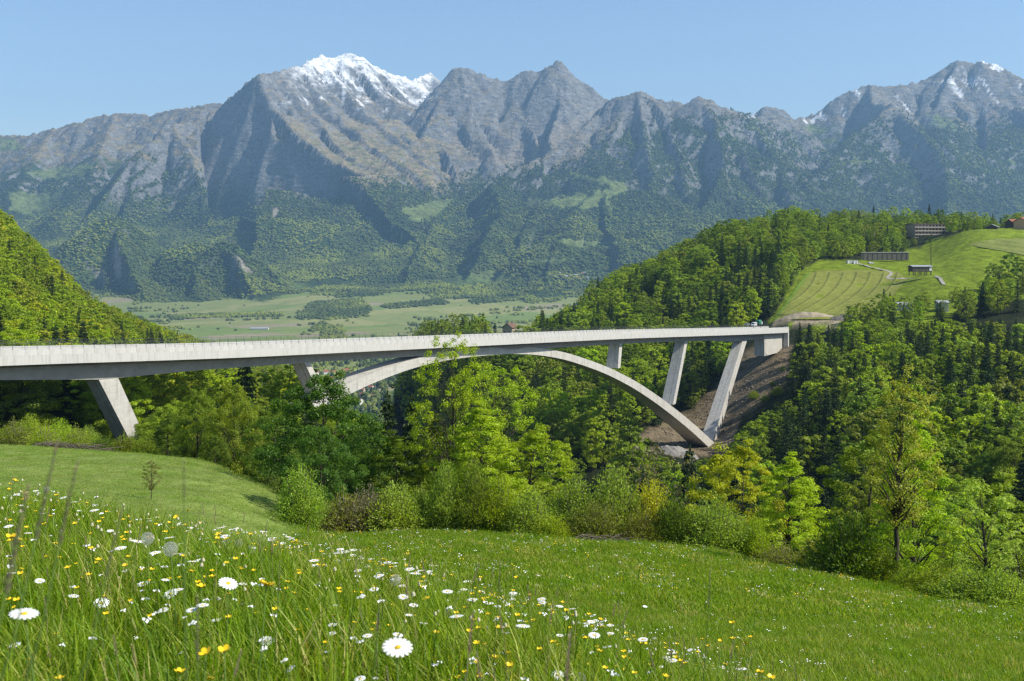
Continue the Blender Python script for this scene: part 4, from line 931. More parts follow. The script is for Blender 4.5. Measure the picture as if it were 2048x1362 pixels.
hh = np.where(con, rng.uniform(19, 31, n), rng.uniform(14, 25, n)); hh = np.where(ty < 200, hh * .58, hh); hh = np.where((ty > 780) & (tpx > 1500), hh * .75, hh)
limv = np.where(ty < bridgeY(tpx), lim(LIM_FRONT, tpx), -999.)
limv = np.maximum(limv, np.where((ty < 640) & (tpx > 1480), lim(LIM_FIELD, tpx), -999.))
limv = np.maximum(limv, np.where((ty > 300) & (tpx < 720), lim(LIM_LEFT, tpx), -999.)); limv = np.maximum(limv, np.where((ty > 560) & (tpx >= 740), lim(LIM_SHOULDER, tpx), -999.))
limv = np.where((ty < 912) & (ty > 640) & (tpx > 1800) & (tpx < 1900), np.maximum(limv, 468), limv)
limv = np.where((ty > 700) & (ty < 1300) & (tpx > 1600) & (ty < 880), np.maximum(limv, 440), limv)
hmax = (HZ - (limv + rng.uniform(0, 24, n))) / F * ty - tz
hh = np.minimum(hh, hmax); keep = hh > np.where(ty < 200, 3.0, 4.0)
tx, ty, tz, tpx, tpy, con, hh, zone_left = (q[keep] for q in (tx, ty, tz, tpx, tpy, con, hh, zone_left)); n = len(tx)
con &= hh > 9
kind = np.where(con, rng.integers(0, 3, n), rng.integers(0, 5, n))
# count what each tree shows in the picture, nearest first
GW, GH = 512, 341; taken = np.zeros((GH, GW), bool); vis = np.zeros(n, int)
yb = np.arange(GW) * 4
order = np.argsort(ty)
for i in order:
    hp = hh[i] * F / ty[i] / 4; wp = hp * (.30 if con[i] else .5); cx_ = tpx[i] / 4; b_ = tpy[i] / 4
    a0, a1 = int(max(cx_ - wp / 2, 0)), int(min(cx_ + wp / 2 + 1, GW)); r0, r1 = int(max(b_ - hp, 0)), int(min(b_ - hp * .1 + 1, GH))
    if a1 <= a0 or r1 <= r0: continue
    blk = taken[r0:r1, a0:a1]; vis[i] = blk.size - blk.sum(); blk[:] = True
rank = np.argsort(-vis); single = np.zeros(n, bool); single[rank[:255]] = True; single &= vis > 3
def where_phrase(px, py, Y):
    def pick(v, table):
        for lim_, t in table:
            if v < lim_: return t
        return table[-1][1]
    if px < 720 and Y > 230:
        if py < 700: return 'on the left hill, ' + pick(px, [(70, 'at the left edge'), (160, 'on the steep skyline'), (260, 'above the leaning left pier'), (360, 'halfway down the slope'), (999, 'near its lower end')])
        return 'under the deck, ' + pick(px, [(90, 'at the left edge'), (200, 'left of the leaning pier'), (330, 'right of the leaning pier'), (450, 'behind the green trees'), (590, 'left of the second pier'), (999, 'by the left arch foot')])
    if Y < 240:
        return 'in the gorge, ' + pick(px, [(320, 'behind the mown crest'), (480, 'right of the left pier'), (640, 'beside the maple'), (800, 'behind the young spruces'), (950, 'behind the tall open tree'), (1080, 'right of the tall open tree'), (1200, 'behind the tallest pale shrub'), (1320, 'below the arch middle'), (1450, 'below the arch foot'), (1560, 'left behind the lime beech'), (1660, 'right behind the lime beech'), (1780, 'left of the tall trunk'), (1900, 'right of the tall trunk'), (9999, 'at the right edge')])
    if px < 1180:
        if py > 690: return 'on the far bank, ' + pick(px, [(900, 'in the shade behind the left arch'), (1000, 'behind the tall open tree'), (1090, 'below the arch crown'), (9999, 'right of the arch crown')])
        return 'in the row behind the parapet, ' + pick(px, [(850, 'at its left end'), (960, 'left of the small house'), (1060, 'behind the small house'), (9999, 'right of the small house')])
    if px < 1470:
        return ('on the right bank above deck, ' if py < 690 else 'below the deck, ') + pick(px, [(1250, 'above the short pier' if py < 690 else 'left of the short pier'), (1350, 'left of the slim pier'), (1420, 'behind the slim pier'), (9999, 'left of the long right pier')])
    if Y > 640: return 'on the right hilltop, ' + pick(px, [(1560, 'left of the vans'), (1640, 'along the left field edge'), (1720, 'above the containers'), (1820, 'left of the long building'), (1920, 'behind the long building'), (9999, 'by the red roofs')])
    return 'on the right slope, ' + pick(px, [(1600, 'beside the abutment'), (1680, 'below the earth heap'), (1750, 'below the striped field'), (1830, 'below the gravel track'), (1900, 'below the barn'), (1980, 'below the green mound'), (9999, 'at the right edge')]) + (', low down' if py > 860 else ', halfway up' if py > 720 else '')
for i in np.nonzero(single)[0]:
    wp_ = where_phrase(tpx[i], tpy[i] - hh[i] * F / ty[i] * .5, ty[i])
    if con[i]:
        nm, key, colr, sp = 'spruce_tree', 'spruce%d' % kind[i], random.choice(['spruce', 'spruce', 'fir']), 'dark spruce'
    else:
        colr = random.choice(['bright', 'bright', 'lime', 'mid', 'yellow'] if zone_left[i] else ['mid', 'dark', 'bright', 'olive', 'mid', 'lime', 'bright', 'dark', 'lime'])
        sp = {'bright': 'bright green tree', 'lime': 'lime green tree', 'mid': 'mid green tree', 'yellow': 'yellowish tree', 'dark': 'deep green tree', 'olive': 'olive green tree'}[colr]
        nm, key = 'leafy_tree', 'wood%d' % kind[i]
    if ty[i] < 250: key = 'near_spruce' if con[i] else ('maple', 'beech', 'beech_b')[kind[i] % 3]
    tl_ = 'tall ' if hh[i] > (24 if con[i] else 17.5) * (.58 if ty[i] < 200 else 1) else 'small ' if hh[i] < (15 if con[i] else 11) * (.58 if ty[i] < 200 else 1) else ''
    plant(nm, key, (tx[i], ty[i], tz[i] - .3), hh[i], random.uniform(.85, 1.15) * (1.15 if hh[i] < 12 else 1), None, jit(colr), ' '.join((tl_ + sp + ' ' + wp_).split()[:16]), 'tree', sp + 's ' + wp_.split(',')[0])
rest = ~single & ((vis > 0) | (rng.random(n) < .35))
def mass(name, sel, protos, keys, label):
    ii = np.nonzero(sel)[0]
    if not len(ii): return
    hs = np.array([PROTO[k]['h'] for k in keys])[kind[ii]]; s = hh[ii] / hs; wv = rng.uniform(.85, 1.2, len(ii)) * np.where(hh[ii] < 12, 1.2, 1)
    gn_scatter(name, np.stack([tx[ii], ty[ii], tz[ii] - .3], 1), np.stack([s * wv, s * wv, s], 1), np.stack([0 * s, 0 * s, rng.random(len(ii)) * 6.283], 1), kind[ii], protos, label)
WK = ['wood%d' % k for k in range(5)]; SK = ['spruce%d' % k for k in range(3)]
nearw = ty < 250; kf = kind.copy(); kind = np.where(nearw & ~con, kind % 3, kind)
mass('gorge_wood', rest & nearw & ~con, [combo(k_, LEAF_R) for k_ in ('maple', 'beech', 'beech_b')], ['maple', 'beech', 'beech_b'], 'leafy wood on the near side of the gorge')
rest &= ~(nearw & ~con)
mass('left_hillside_wood', rest & zone_left & ~con, MK_L, WK, 'bright green spring wood covering the steep left hillside')
mass('left_hillside_conifers', rest & zone_left & con, MK_C, SK, 'dark conifers mixed into the left hillside wood')
mass('right_bank_wood', rest & ~zone_left & ~con, MK_R, WK, 'mixed leafy wood covering the gorge and the right bank')
mass('right_bank_conifers', rest & ~zone_left & con, MK_C, SK, 'dark conifers mixed into the wood on the right bank')
print('FOREST', n, 'single', single.sum(), 'mass', rest.sum())

# --- far woods on the valley floor and the mountain flanks: low tree clumps
def blob(seed, con_):
    r = np.random.default_rng(seed); nseg = 7; rings = ([(0, .0), (.42, .10), (.34, .38), (.22, .66), (.02, 1.0)] if con_ else [(.10, 0), (.46, .25), (.52, .52), (.36, .82), (.04, 1.0)])
    v = []; f = []
    for q, (rad, z) in enumerate(rings):
        for k in range(nseg):
            a = 6.283 * k / nseg + q * .4; m = 1 + r.normal() * .16; v.append((math.cos(a) * rad * m, math.sin(a) * rad * m, z * (1 + r.normal() * .03)))
    for q in range(len(rings) - 1):
        for k in range(nseg):
            a, b = q * nseg + k, q * nseg + (k + 1) % nseg; f.append((a, b, b + nseg)); f.append((a, b + nseg, a + nseg))
    me = mesh_np('far_tree_%d' % seed, np.array(v), np.array(f), False); return me
FAR_LEAF = leafmat('far_leaf', 'inst', [(0, (.098, .124, .028)), (.25, (.128, .150, .033)), (.5, (.102, .130, .028)), (.75, (.142, .162, .035)), (1, (.090, .114, .028))], .4, .0028)
FAR_NEED = leafmat('far_needle', 'inst', [(0, (.022, .038, .016)), (.5, (.034, .054, .020)), (1, (.026, .044, .018))], .1, .0028)
fb = [blob(50 + i, False) for i in range(3)]; fc = [blob(60 + i, True) for i in range(2)]
for m_ in fb: m_.materials.append(FAR_LEAF)
for m_ in fc: m_.materials.append(FAR_NEED)
NF = 260000
fpx = rng.uniform(-60, 2110, NF); fY = np.sqrt(rng.random(NF) * (9300. ** 2 - 3400. ** 2) + 3400. ** 2)
ci_ = np.clip(np.round((fpx - gx2[0]) / (gx2[1] - gx2[0])).astype(int), 0, MX - 1); ri_ = np.clip(np.searchsorted(gy2, fY), 1, MY - 1)
fx = (fpx - CX) / F * fY
pr = fmask[ri_, ci_]
# hedges and copses on the plain
hed = sstep(.18, .30, fbm(fx / 260, fY / 120, 3)) * (fY > 3300) * (fY < 5400) * .35
slot = np.mod(fv[ri_, ci_], 390) < 22
pr = np.maximum(pr, np.maximum(hed, slot * .55 * (fY < 5200)) * (1 - sstep(5000, 5400, fY)))
pyy = PY2[ri_, ci_]
fields = [[(335, 628), (470, 598), (560, 582), (640, 600), (600, 622), (560, 632), (450, 640)], [(335, 640), (560, 642), (600, 660), (560, 690), (440, 690)], [(620, 690), (640, 650), (740, 620), (900, 600), (1030, 590), (1060, 608), (960, 622), (820, 640), (780, 690)], [(1040, 585), (1100, 578), (1140, 590), (1080, 600)], [(1110, 480), (1240, 482), (1230, 496), (1140, 494)]]
clear = np.zeros(NF, bool)
for pl in fields: clear |= inpoly(fpx, pyy, pl)
pr = np.where(clear, pr * .03 + .0, pr)
for pl in ([(598, 634), (620, 604), (720, 598), (742, 614), (735, 632), (660, 640)], [(640, 676), (652, 650), (690, 652), (690, 692), (628, 692)], [(390, 629), (565, 625), (565, 632), (390, 636)], [(618, 660), (648, 640), (656, 648), (628, 666)], [(760, 610), (880, 598), (900, 606), (780, 618)], [(940, 600), (1040, 592), (1040, 600), (945, 608)], [(340, 632), (400, 628), (400, 636), (340, 640)]):
    pr = np.where(inpoly(fpx + 6 * noise2(fpx / 9, pyy / 5), pyy, pl) & (fY > 3400) & (fY < 6200), .95, pr)
# shown side only: drop what lies behind its own ridge
mn_ = np.minimum.accumulate(PY2, axis=0); pr = np.where(pyy > mn_[np.maximum(ri_ - 1, 0), ci_] + 6, 0, pr)
k = rng.random(NF) < pr; fx, fY2, fpx2 = fx[k], fY[k], fpx[k]
fz = H_far(fx, fY2); hi = sstep(-120, 420, fz + 150 * fbm(fx / 300, fY2 / 300, 2)); isc = rng.random(len(fx)) < (.12 + .75 * hi)
sz = rng.uniform(7.5, 14, len(fx)) * np.where(isc, 1.15, 1.0) * (fY2 / 6500) ** .4; wd = np.where(isc, rng.uniform(.65, .95, len(fx)), rng.uniform(1.0, 1.7, len(fx)))
ix = np.where(isc, 3 + rng.integers(0, 2, len(fx)), rng.integers(0, 3, len(fx)))
gn_scatter('far_woods', np.stack([fx, fY2, fz - 1.0], 1), np.stack([sz * wd, sz * wd, sz], 1), np.stack([0 * sz, 0 * sz, rng.random(len(sz)) * 6.283], 1), ix, fb + fc, 'far woods on the mountain flanks and along the valley fields')
nv = 5200; vpx = rng.uniform(540, 900, nv); vY = np.sqrt(rng.random(nv) * (3500. ** 2 - 1650. ** 2) + 1650. ** 2); vx = (vpx - CX) / F * vY
kv = fbm(vx / 120, vY / 160, 2) + .25 * rng.normal(size=nv) > -.05; vx, vY = vx[kv], vY[kv]; vz = H(vx, vY); sv = rng.uniform(8, 17, len(vx))
gn_scatter('valley_trees', np.stack([vx, vY, vz - .6], 1), np.stack([sv * .95, sv * .95, sv], 1), np.stack([0 * sv, 0 * sv, rng.random(len(sv)) * 6.283], 1), rng.integers(0, 5, len(sv)), fb + fc, 'trees between the village houses seen under the arch')
print('FAR TREES', len(fx))
# ------------------------------------------------------------------ buildings, vehicles and people
m_wallw = simple('white_render', (.62, .60, .55), .9, .08, .6)
m_wallc = simple('cream_render', (.40, .33, .24), .9, .1, .6)
m_walld = simple('dark_timber', (.085, .062, .045), .9, .3, 1.5)
m_wallo = simple('orange_render', (.55, .34, .19), .9, .08, .6)
m_tile = simple('red_roof_tiles', (.30, .115, .065), .85, .25, 1.2)
m_tileb = simple('brown_roof_tiles', (.16, .105, .075), .85, .25, 1.2)
m_grey = simple('grey_sheet_roof', (.33, .34, .35), .6, .12, .8)
m_win = simple('window_glass', (.05, .06, .07), .15, .1, 1, spec=.6)
m_frame = simple('pale_frame', (.40, .36, .30), .7, .08, 1)
m_wpaint = simple('white_paint', (.72, .72, .70), .35, .05, 1, spec=.5)
m_green = simple('green_tarpaulin', (.03, .17, .10), .6, .15, 2)
m_tyre = simple('tyre_rubber', (.02, .02, .02), .9, .1, 5)
m_conw = simple('wall_concrete', (.14, .125, .105), .9, .2, .4)
m_cap = simple('wall_coping', (.50, .48, .44), .9, .1, .5)
m_earth = simple('heaped_earth', (.30, .25, .17), .98, .3, .25, .4)
m_path = simple('gravel_path', (.32, .30, .25), .95, .15, .3)
def sub(mb, name, mat, parent, smooth=False): return link(name, mb.mesh(name, smooth), mat, parent)
def house(loc, rz, wx, wy, hw, hr, wall, roof, label, group=None, windows=True, name='house', ridge_x=True, chim=True):
    e = empty(name, loc, rz); tag(e, label, 'house', group)
    q = MB(); q.box((0, 0, hw / 2 - 1), (wx, wy, hw + 2)); w_ = sub(q, 'wall', wall, e)
    ov = .06 * min(wx, wy) + .2; r_ = MB(); t = .25
    if ridge_x:
        A = [(-wx / 2 - ov, -wy / 2 - ov, hw - .25), (-wx / 2 - ov, 0, hw + hr), (-wx / 2 - ov, wy / 2 + ov, hw - .25)]; B = [(wx / 2 + ov, y, z) for _, y, z in A]
        g = [[(-wx / 2, -wy / 2, hw), (-wx / 2, wy / 2, hw), (-wx / 2, 0, hw + hr - .3)], [(wx / 2, -wy / 2, hw), (wx / 2, wy / 2, hw), (wx / 2, 0, hw + hr - .3)]]
    else:
        A = [(-wx / 2 - ov, -wy / 2 - ov, hw - .25), (0, -wy / 2 - ov, hw + hr), (wx / 2 + ov, -wy / 2 - ov, hw - .25)]; B = [(x, wy / 2 + ov, z) for x, _, z in A]
        g = [[(-wx / 2, -wy / 2, hw), (wx / 2, -wy / 2, hw), (0, -wy / 2, hw + hr - .3)], [(-wx / 2, wy / 2, hw), (wx / 2, wy / 2, hw), (0, wy / 2, hw + hr - .3)]]
    for i in (0, 1):
        a0, a1, b0, b1 = A[i], A[i + 1], B[i], B[i + 1]; up = lambda p: (p[0], p[1], p[2] + t)
        r_.add([a0, a1, b1, b0, up(a0), up(a1), up(b1), up(b0)], [(0, 1, 2, 3), (4, 7, 6, 5), (0, 4, 5, 1), (1, 5, 6, 2), (2, 6, 7, 3), (3, 7, 4, 0)])
    ro = sub(r_, 'roof', roof, e)
    q = MB()
    for tri in g: q.add(tri, [(0, 1, 2)])
    sub(q, 'gable', wall, e)
    if chim: q = MB(); q.box((wx * .2, wy * .1, hw + hr * .9), (.8, .8, 1.8)); sub(q, 'chimney', wall, ro)
    if windows:
        nf = max(int(hw / 2.8), 1); nx_ = max(int(wx / 3.2), 2)
        q = MB(); q.box((0, 0, 0), (1.15, .12, 1.35)); wm = q.mesh('window'); wm.materials.append(m_win)
        for fl in range(nf):
            for k in range(nx_):
                o = link('window', wm, None, e); o.location = (-wx / 2 + wx * (k + .5) / nx_, -wy / 2 - .03, 1.6 + fl * 2.8)
        q = MB(); q.box((wx * .1, -wy / 2 - .05, 1.0), (1.1, .14, 2.1)); sub(q, 'door', m_walld, e)
    return e
def ground_at(px, Y): x = (px - CX) / F * Y; return (x, Y, H1(x, Y))
# small house behind the deck
l = PT(1020, 672, 780); house((l.x, 780, (HZ - 667.5) / F * 780), R(-25), 7.5, 9.5, 4.6, 3.2, m_wallc, m_tileb, 'small gabled house with a brown roof just above the bridge parapet', ridge_x=False)
# houses at the right edge and on the hill
g = ground_at(2052, 905); house(g, R(35), 16, 12, 6.5, 3.6, m_wallo, m_tile, 'red-roofed house at the far right edge above the green mound')
g = ground_at(2030, 930); house((g[0], g[1], g[2] - 1), R(20), 12, 10, 5.0, 3.0, m_walld, m_tile, 'lower red-roofed house left of the one at the right edge')
g = ground_at(1905, 1000); house((g[0], g[1], g[2] + 1), R(10), 14, 11, 6, 3.6, m_wallc, m_tile, 'orange-roofed house behind the right end of the long building')
g = ground_at(1738, 905); house((g[0], g[1], g[2] + 1), R(-15), 9, 8, 6, 2.4, m_wallw, m_tileb, 'white house half hidden by hilltop trees left of the long building')
g = ground_at(1985, 880); house(g, R(60), 9, 8, 2.2, 1.8, m_walld, m_grey, 'low dark hut with a grey roof on top of the green mound', windows=False, chim=False)
# long apartment block
e = empty('long_building', (PT(1853, 476, 935).x, 935, (HZ - 478) / F * 935), R(14)); tag(e, 'long flat-roofed apartment building with rows of balconies among the hilltop trees', 'building')
Lx, Ly, Hh = 33, 12, 12.5
q = MB(); q.box((0, 0, Hh / 2 - 2), (Lx, Ly, Hh + 4)); sub(q, 'wall', m_wallc, e)
q = MB(); q.box((0, 0, Hh + .25), (Lx + 1.2, Ly + 1.2, .5)); sub(q, 'roof', m_tileb, e)
q = MB(); q.box((Lx / 2 + .1, 0, Hh / 2 - 2), (.25, Ly, Hh + 3.6)); sub(q, 'end_wall', m_wallo, e)
wb = MB(); wb.box((0, 0, 0), (2.4, .14, 1.7)); wm = wb.mesh('window'); wm.materials.append(m_win)
for fl in range(4):
    q = MB(); q.box((0, -Ly / 2 - .75, .4 + fl * 3.05), (Lx - 1, 1.5, .22)); q.box((0, -Ly / 2 - 1.45, .9 + fl * 3.05), (Lx - 1, .1, .8)); sub(q, 'balcony', m_frame, e)
    for k in range(10):
        o = link('window', wm, None, e); o.location = (-Lx / 2 + Lx * (k + .5) / 10, -Ly / 2 - .04, 1.7 + fl * 3.05)
for k in range(11):
    q = MB(); q.box((-Lx / 2 + .6 + (Lx - 1.2) * k / 10, -Ly / 2 - .7, Hh / 2), (.22, 1.3, Hh - .6)); sub(q, 'balcony_divider', m_wallc, e)
# retaining wall
e = empty('retaining_wall', PT(1770, 516, 815), R(4)); tag(e, 'dark retaining wall with a pale coping cut into the hilltop', 'wall')
q = MB(); q.box((0, 0, 1.2), (36, .8, 5.6)); sub(q, 'wall_face', m_conw, e); q = MB(); q.box((0, -.1, 4.2), (36.6, 1.3, .4)); sub(q, 'coping', m_cap, e)
pp = MB(); pp.box((0, 0, 1.1), (.28, .24, 5.3)); ppm = pp.mesh('rib'); ppm.materials.append(m_conw)
for k in range(10): o = link('rib', ppm, None, e); o.location = (-16.5 + k * 3.66, -.5, 0)
# hay barn on posts and the mast beside it
b0 = PT(1840, 547, 705); gb = H1(b0.x, 705); e = empty('hay_barn', (b0.x, 705, max(gb, b0.z) - .1), R(8)); tag(e, 'long low grey barn on posts in the middle of the green field', 'barn')
q = MB(); q.box((0, 0, 2.9), (13, 6, 3.2)); sub(q, 'wall', m_walld, e)
q = MB(); q.loft([[(x, -3.6, 4.45), (x, -3.6, 4.7), (x, 0, 5.5), (x, 3.6, 4.7), (x, 3.6, 4.45), (x, 0, 5.25)] for x in (-7, 7)]); sub(q, 'roof', m_grey, e)
q = MB(); q.box((5.6, -3.06, 3.0), (1.7, .12, 2.2)); sub(q, 'door', m_wpaint, e)
for k in range(12):
    q = MB(); q.box((-6.2 + k * .98, -3.05, 3.0), (.5, .1, 3.0)); sub(q, 'board', m_conw, e)
for x in (-6, -2, 2, 6):
    for y in (-2.6, 2.6): q = MB(); q.box((x, y, .2), (.4, .4, 2.6)); sub(q, 'post', m_walld, e)
g = ground_at(1862, 722); e = empty('mast', g); tag(e, 'thin dark mast rising behind the hay barn', 'mast')
q = MB(); q.tube([(0, 0, -1), (0, 0, 21)], [.30, .20], 7); sub(q, 'pole', m_walld, e); q = MB(); q.tube([(-.9, 0, 20.2), (.9, 0, 20.2)], .07, 5); sub(q, 'cross_arm', m_walld, e)
# vehicles
def car(name, loc, rz, kind, paint, label):
    Lc, Wc, Hc = (5.2, 1.95, 2.2) if kind == 'van' else (4.3, 1.78, 1.45)
    e = empty(name, loc, rz); tag(e, label, kind)
    prof = [(-Lc / 2, .38), (-Lc / 2, .95), (-Lc * .47, Hc * .52), (-Lc * .40, Hc * .95), (-Lc * .30, Hc), (Lc * .18, Hc), (Lc * .30, Hc * .62), (Lc * .47, Hc * .50), (Lc / 2, .85), (Lc / 2, .38)]
    if kind == 'van': prof = [(-Lc / 2, .4), (-Lc / 2, Hc * .97), (-Lc * .46, Hc), (Lc * .22, Hc), (Lc * .36, Hc * .60), (Lc * .48, Hc * .50), (Lc / 2, .9), (Lc / 2, .4)]
    q = MB(); rings = []
    for y, k in ((-Wc / 2, .9), (-Wc * .46, 1), (Wc * .46, 1), (Wc / 2, .9)):
        rings.append([(x * (1 if abs(k - 1) < .01 else .985), y, .38 + (z - .38) * (1 if k == 1 else .96)) for x, z in prof])
    q.loft(rings); sub(q, 'body', paint, e)
    for sy in (-1, 1):
        q = MB(); q.box((-.02 * Lc, sy * (Wc / 2 + .005), Hc * .76), (Lc * .42, .04, Hc * .26)); sub(q, 'side_window', m_win, e)
        for sx in (-.31, .31):
            q = MB(); q.tube([(sx * Lc, sy * (Wc / 2 - .2), .33), (sx * Lc, sy * (Wc / 2 + .02), .33)], .33, 12); sub(q, 'wheel', m_tyre, e)
        q = MB(); q.box((Lc / 2 + .005, sy * Wc * .34, .75), (.05, .32, .18)); sub(q, 'headlight', m_frame, e)
    q = MB(); zz_ = (Hc * .61, Hc * .97); xx_ = (Lc * .362, Lc * .232) if kind == 'van' else (Lc * .305, Lc * .190)
    q.add([(xx_[0] + .02, -Wc * .40, zz_[0]), (xx_[0] + .02, Wc * .40, zz_[0]), (xx_[1] + .02, Wc * .38, zz_[1]), (xx_[1] + .02, -Wc * .38, zz_[1])], [(0, 1, 2, 3)]); sub(q, 'windscreen', m_win, e)
    return e
def deck_pt(s, off): return BP(s, off, top_zs(s) - PARA + .1)
be = math.atan2(BDN.y, BDN.x)
p = PT(1508, 654, 588); car('white_van', (p.x, 588, top_zs(S1) - .9), be + R(185), 'van', m_wpaint, 'white van parked beyond the far end of the bridge')
p = PT(1495, 655, 590); car('silver_car', (p.x, 592, top_zs(S1) - .9), be + R(175), 'car', simple('silver_paint', (.4, .42, .44), .35, .05, 1, spec=.6, metal=.5), 'silver car left of the white van at the bridge end')
p = PT(1735, 519, 806); gz = H1(p.x, 798); car('white_car', (p.x, 798, gz), R(20), 'car', m_wpaint, 'white car parked in front of the retaining wall')
e = empty('tarpaulin_lorry', (PT(1518, 650, 594).x, 594, top_zs(S1) - .9), be); tag(e, 'small lorry with a green tarpaulin next to the white van', 'lorry')
q = MB(); q.loft([[(x, -1.15, 1.0), (x, -1.2, 2.5), (x, -.7, 3.1), (x, .7, 3.1), (x, 1.2, 2.5), (x, 1.15, 1.0)] for x in (-2.6, 1.1)]); sub(q, 'tarpaulin', m_green, e)
q = MB(); q.loft([[(1.25, y, .5), (1.25, y, 2.4), (2.1, y, 2.4), (2.7, y, 1.5), (2.75, y, .5)] for y in (-1.0, 1.0)]); sub(q, 'cab', m_wpaint, e)
q = MB(); q.box((-.1, 0, .75), (5.2, 1.6, .25)); sub(q, 'chassis', m_tyre, e)
for sx in (-1.7, 1.9):
    for sy in (-1, 1): q = MB(); q.tube([(sx, sy * .75, .42), (sx, sy * 1.1, .42)], .42, 12); sub(q, 'wheel', m_tyre, e)
for px, s_, lab in ((1698, 0, 'left of the two white site containers below the retaining wall'), (1710, 1, 'right of the two white site containers below the retaining wall')):
    p = PT(px, 524, 790); e = empty('site_container', (p.x, 790, H1(p.x, 790)), R(12)); tag(e, lab, 'container', 'white site containers')
    q = MB(); q.box((0, 0, 1.25), (3.4, 2.4, 2.5)); sub(q, 'shell', m_wpaint, e); q = MB(); q.box((0, 0, 2.58), (3.6, 2.6, .12)); sub(q, 'roof', m_grey, e); q = MB(); q.box((.3, -1.22, 1.1), (.9, .08, 1.9)); sub(q, 'door', m_frame, e)
    for k in range(6): q = MB(); q.box((-1.5 + k * .6, -1.215, 1.25), (.08, .07, 2.3)); sub(q, 'rib', m_wpaint, e)
# people near the end of the bridge
def person(loc, rz, shirt, trousers, label, step):
    V = [(0, 0, .95), (0, 0, 1.18), (0, 0, 1.42), (0, 0, 1.54), (0, .01, 1.66), (0, .01, 1.76), (.18, 0, 1.42), (.24, -.03, 1.15), (.25, .06, .92), (-.18, 0, 1.42), (-.24, .03, 1.15), (-.25, .10, .92),
         (.10, 0, .90), (.11, step, .50), (.11, step * 1.2, .08), (.11, step * 1.2 + .16, .04), (-.10, 0, .90), (-.11, -step, .50), (-.11, -step * 1.8, .08), (-.11, -step * 1.8 + .16, .04)]
    E = [(0, 1), (1, 2), (2, 3), (3, 4), (4, 5), (2, 6), (6, 7), (7, 8), (2, 9), (9, 10), (10, 11), (0, 12), (12, 13), (13, 14), (14, 15), (0, 16), (16, 17), (17, 18), (18, 19)]
    Rd = [.15, .15, .14, .055, .095, .07, .07, .05, .035, .07, .05, .035, .10, .075, .05, .04, .10, .075, .05, .04]
    me = bpy.data.meshes.new('body'); me.from_pydata(V, E, []); me.update()
    e = empty('person', loc, rz); tag(e, label, 'person', 'people on the bridge')
    o = link('body', me, None, e); sk = o.modifiers.new('skin', 'SKIN')
    if not me.skin_vertices: me.skin_vertices
    for i, v in enumerate(me.skin_vertices[0].data if me.skin_vertices else []): v.radius = (Rd[i], Rd[i] * .8); v.use_root = i == 0
    o.modifiers.new('sub', 'SUBSURF').levels = 1
    m, N, L = newmat('clothes_' + label[:8].replace(' ', '_'))
    tc = N.new('ShaderNodeTexCoord'); sp = N.new('ShaderNodeSeparateXYZ'); L.new(tc.outputs['Object'], sp.inputs[0])
    mr = N.new('ShaderNodeMapRange'); mr.inputs[2].default_value = 1.9; L.new(sp.outputs[2], mr.inputs[0])
    cr = ramp(N, L, mr.outputs[0], [(0, trousers), (.51, shirt), (.80, (.45, .28, .2)), (.90, (.05, .035, .025))]); cr.color_ramp.interpolation = 'CONSTANT'
    finish(m, N, L, cr.outputs[0], .85); me.materials.append(m)
    return e
def skin_ready(me_obj): pass
person(deck_pt(S1 - 47, 1.6), be + R(60), (.05, .05, .07), (.04, .045, .06), 'person in dark clothes at the parapet, left of the pair on the bridge', .12)
person(deck_pt(S1 - 38, 1.4), be + R(-120), (.10, .04, .04), (.03, .03, .04), 'person in dark clothes at the parapet, right of the pair on the bridge', .05)
# heaped earth beside the road
def heap(name, c, sx, sy, h, mat, label, cat, rz=0):
    n = 40; u, v = np.meshgrid(np.linspace(-1, 1, n), np.linspace(-1, 1, n)); x = c[0] + u * sx; y = c[1] + v * sy
    z = H(x, y) + h * np.clip(1 - (np.abs(u) ** 2.4 + np.abs(v) ** 2.2), -.25, 1) * (1 + .35 * fbm(x / 4, y / 4, 3)) + .5 * fbm(x / 1.5, y / 1.5, 2) - .1
    z = np.where(np.abs(u) ** 2.4 + np.abs(v) ** 2.2 > 1, np.minimum(z, H(x, y) - .5), z)
    me = mesh_np(name, np.stack([x, y, z], -1).reshape(-1, 3), grid_faces(n, n)); return tag(link(name, me, mat), label, cat)
p = PT(1612, 634, 628); heap('earth_heap', (p.x, 628), 17, 6, 2.6, m_earth, 'long heap of pale earth between the field and the bridge end', 'earth heap')
p = PT(1690, 640, 618); heap('rubble_heap', (p.x, 618), 9, 5, 2.0, m_conw, 'grey heap of rubble at the right end of the pale earth', 'rubble')
p = PT(1355, 905, 455); heap('rock_outcrop', (p.x, 455), 9, 6, 3.5, simple('grey_rock', (.24, .23, .21), .95, .3, .3, .5), 'grey rock below the right arch foot', 'rock')
# white sheds glimpsed between the right-hand trees
for px, Y, w_, h_, lab in ((1806, 618, 10, 3.0, 'long white shed glimpsed between conifers below the barn'), (1884, 602, 6, 4.5, 'small white shed glimpsed between the right-hand trees')):
    x = (px - CX) / F * Y; e = empty('shed', (x, Y, H1(x, Y)), R(-10)); tag(e, lab, 'shed'); hz_ = h_
    q = MB(); q.box((0, 0, hz_ / 2 - .5), (w_, 5, hz_ + 1)); sub(q, 'wall', m_wallw, e); q = MB(); q.loft([[(x_, -2.9, hz_), (x_, 0, hz_ + 1.2), (x_, 2.9, hz_), (x_, 2.9, hz_ + .2), (x_, 0, hz_ + 1.4), (x_, -2.9, hz_ + .2)][::-1] for x_ in (-w_ / 2 - .3, w_ / 2 + .3)]); sub(q, 'roof', m_grey, e); q = MB(); q.box((0, -2.53, 1.1), (1.2, .1, 2.2)); sub(q, 'door', m_walld, e)
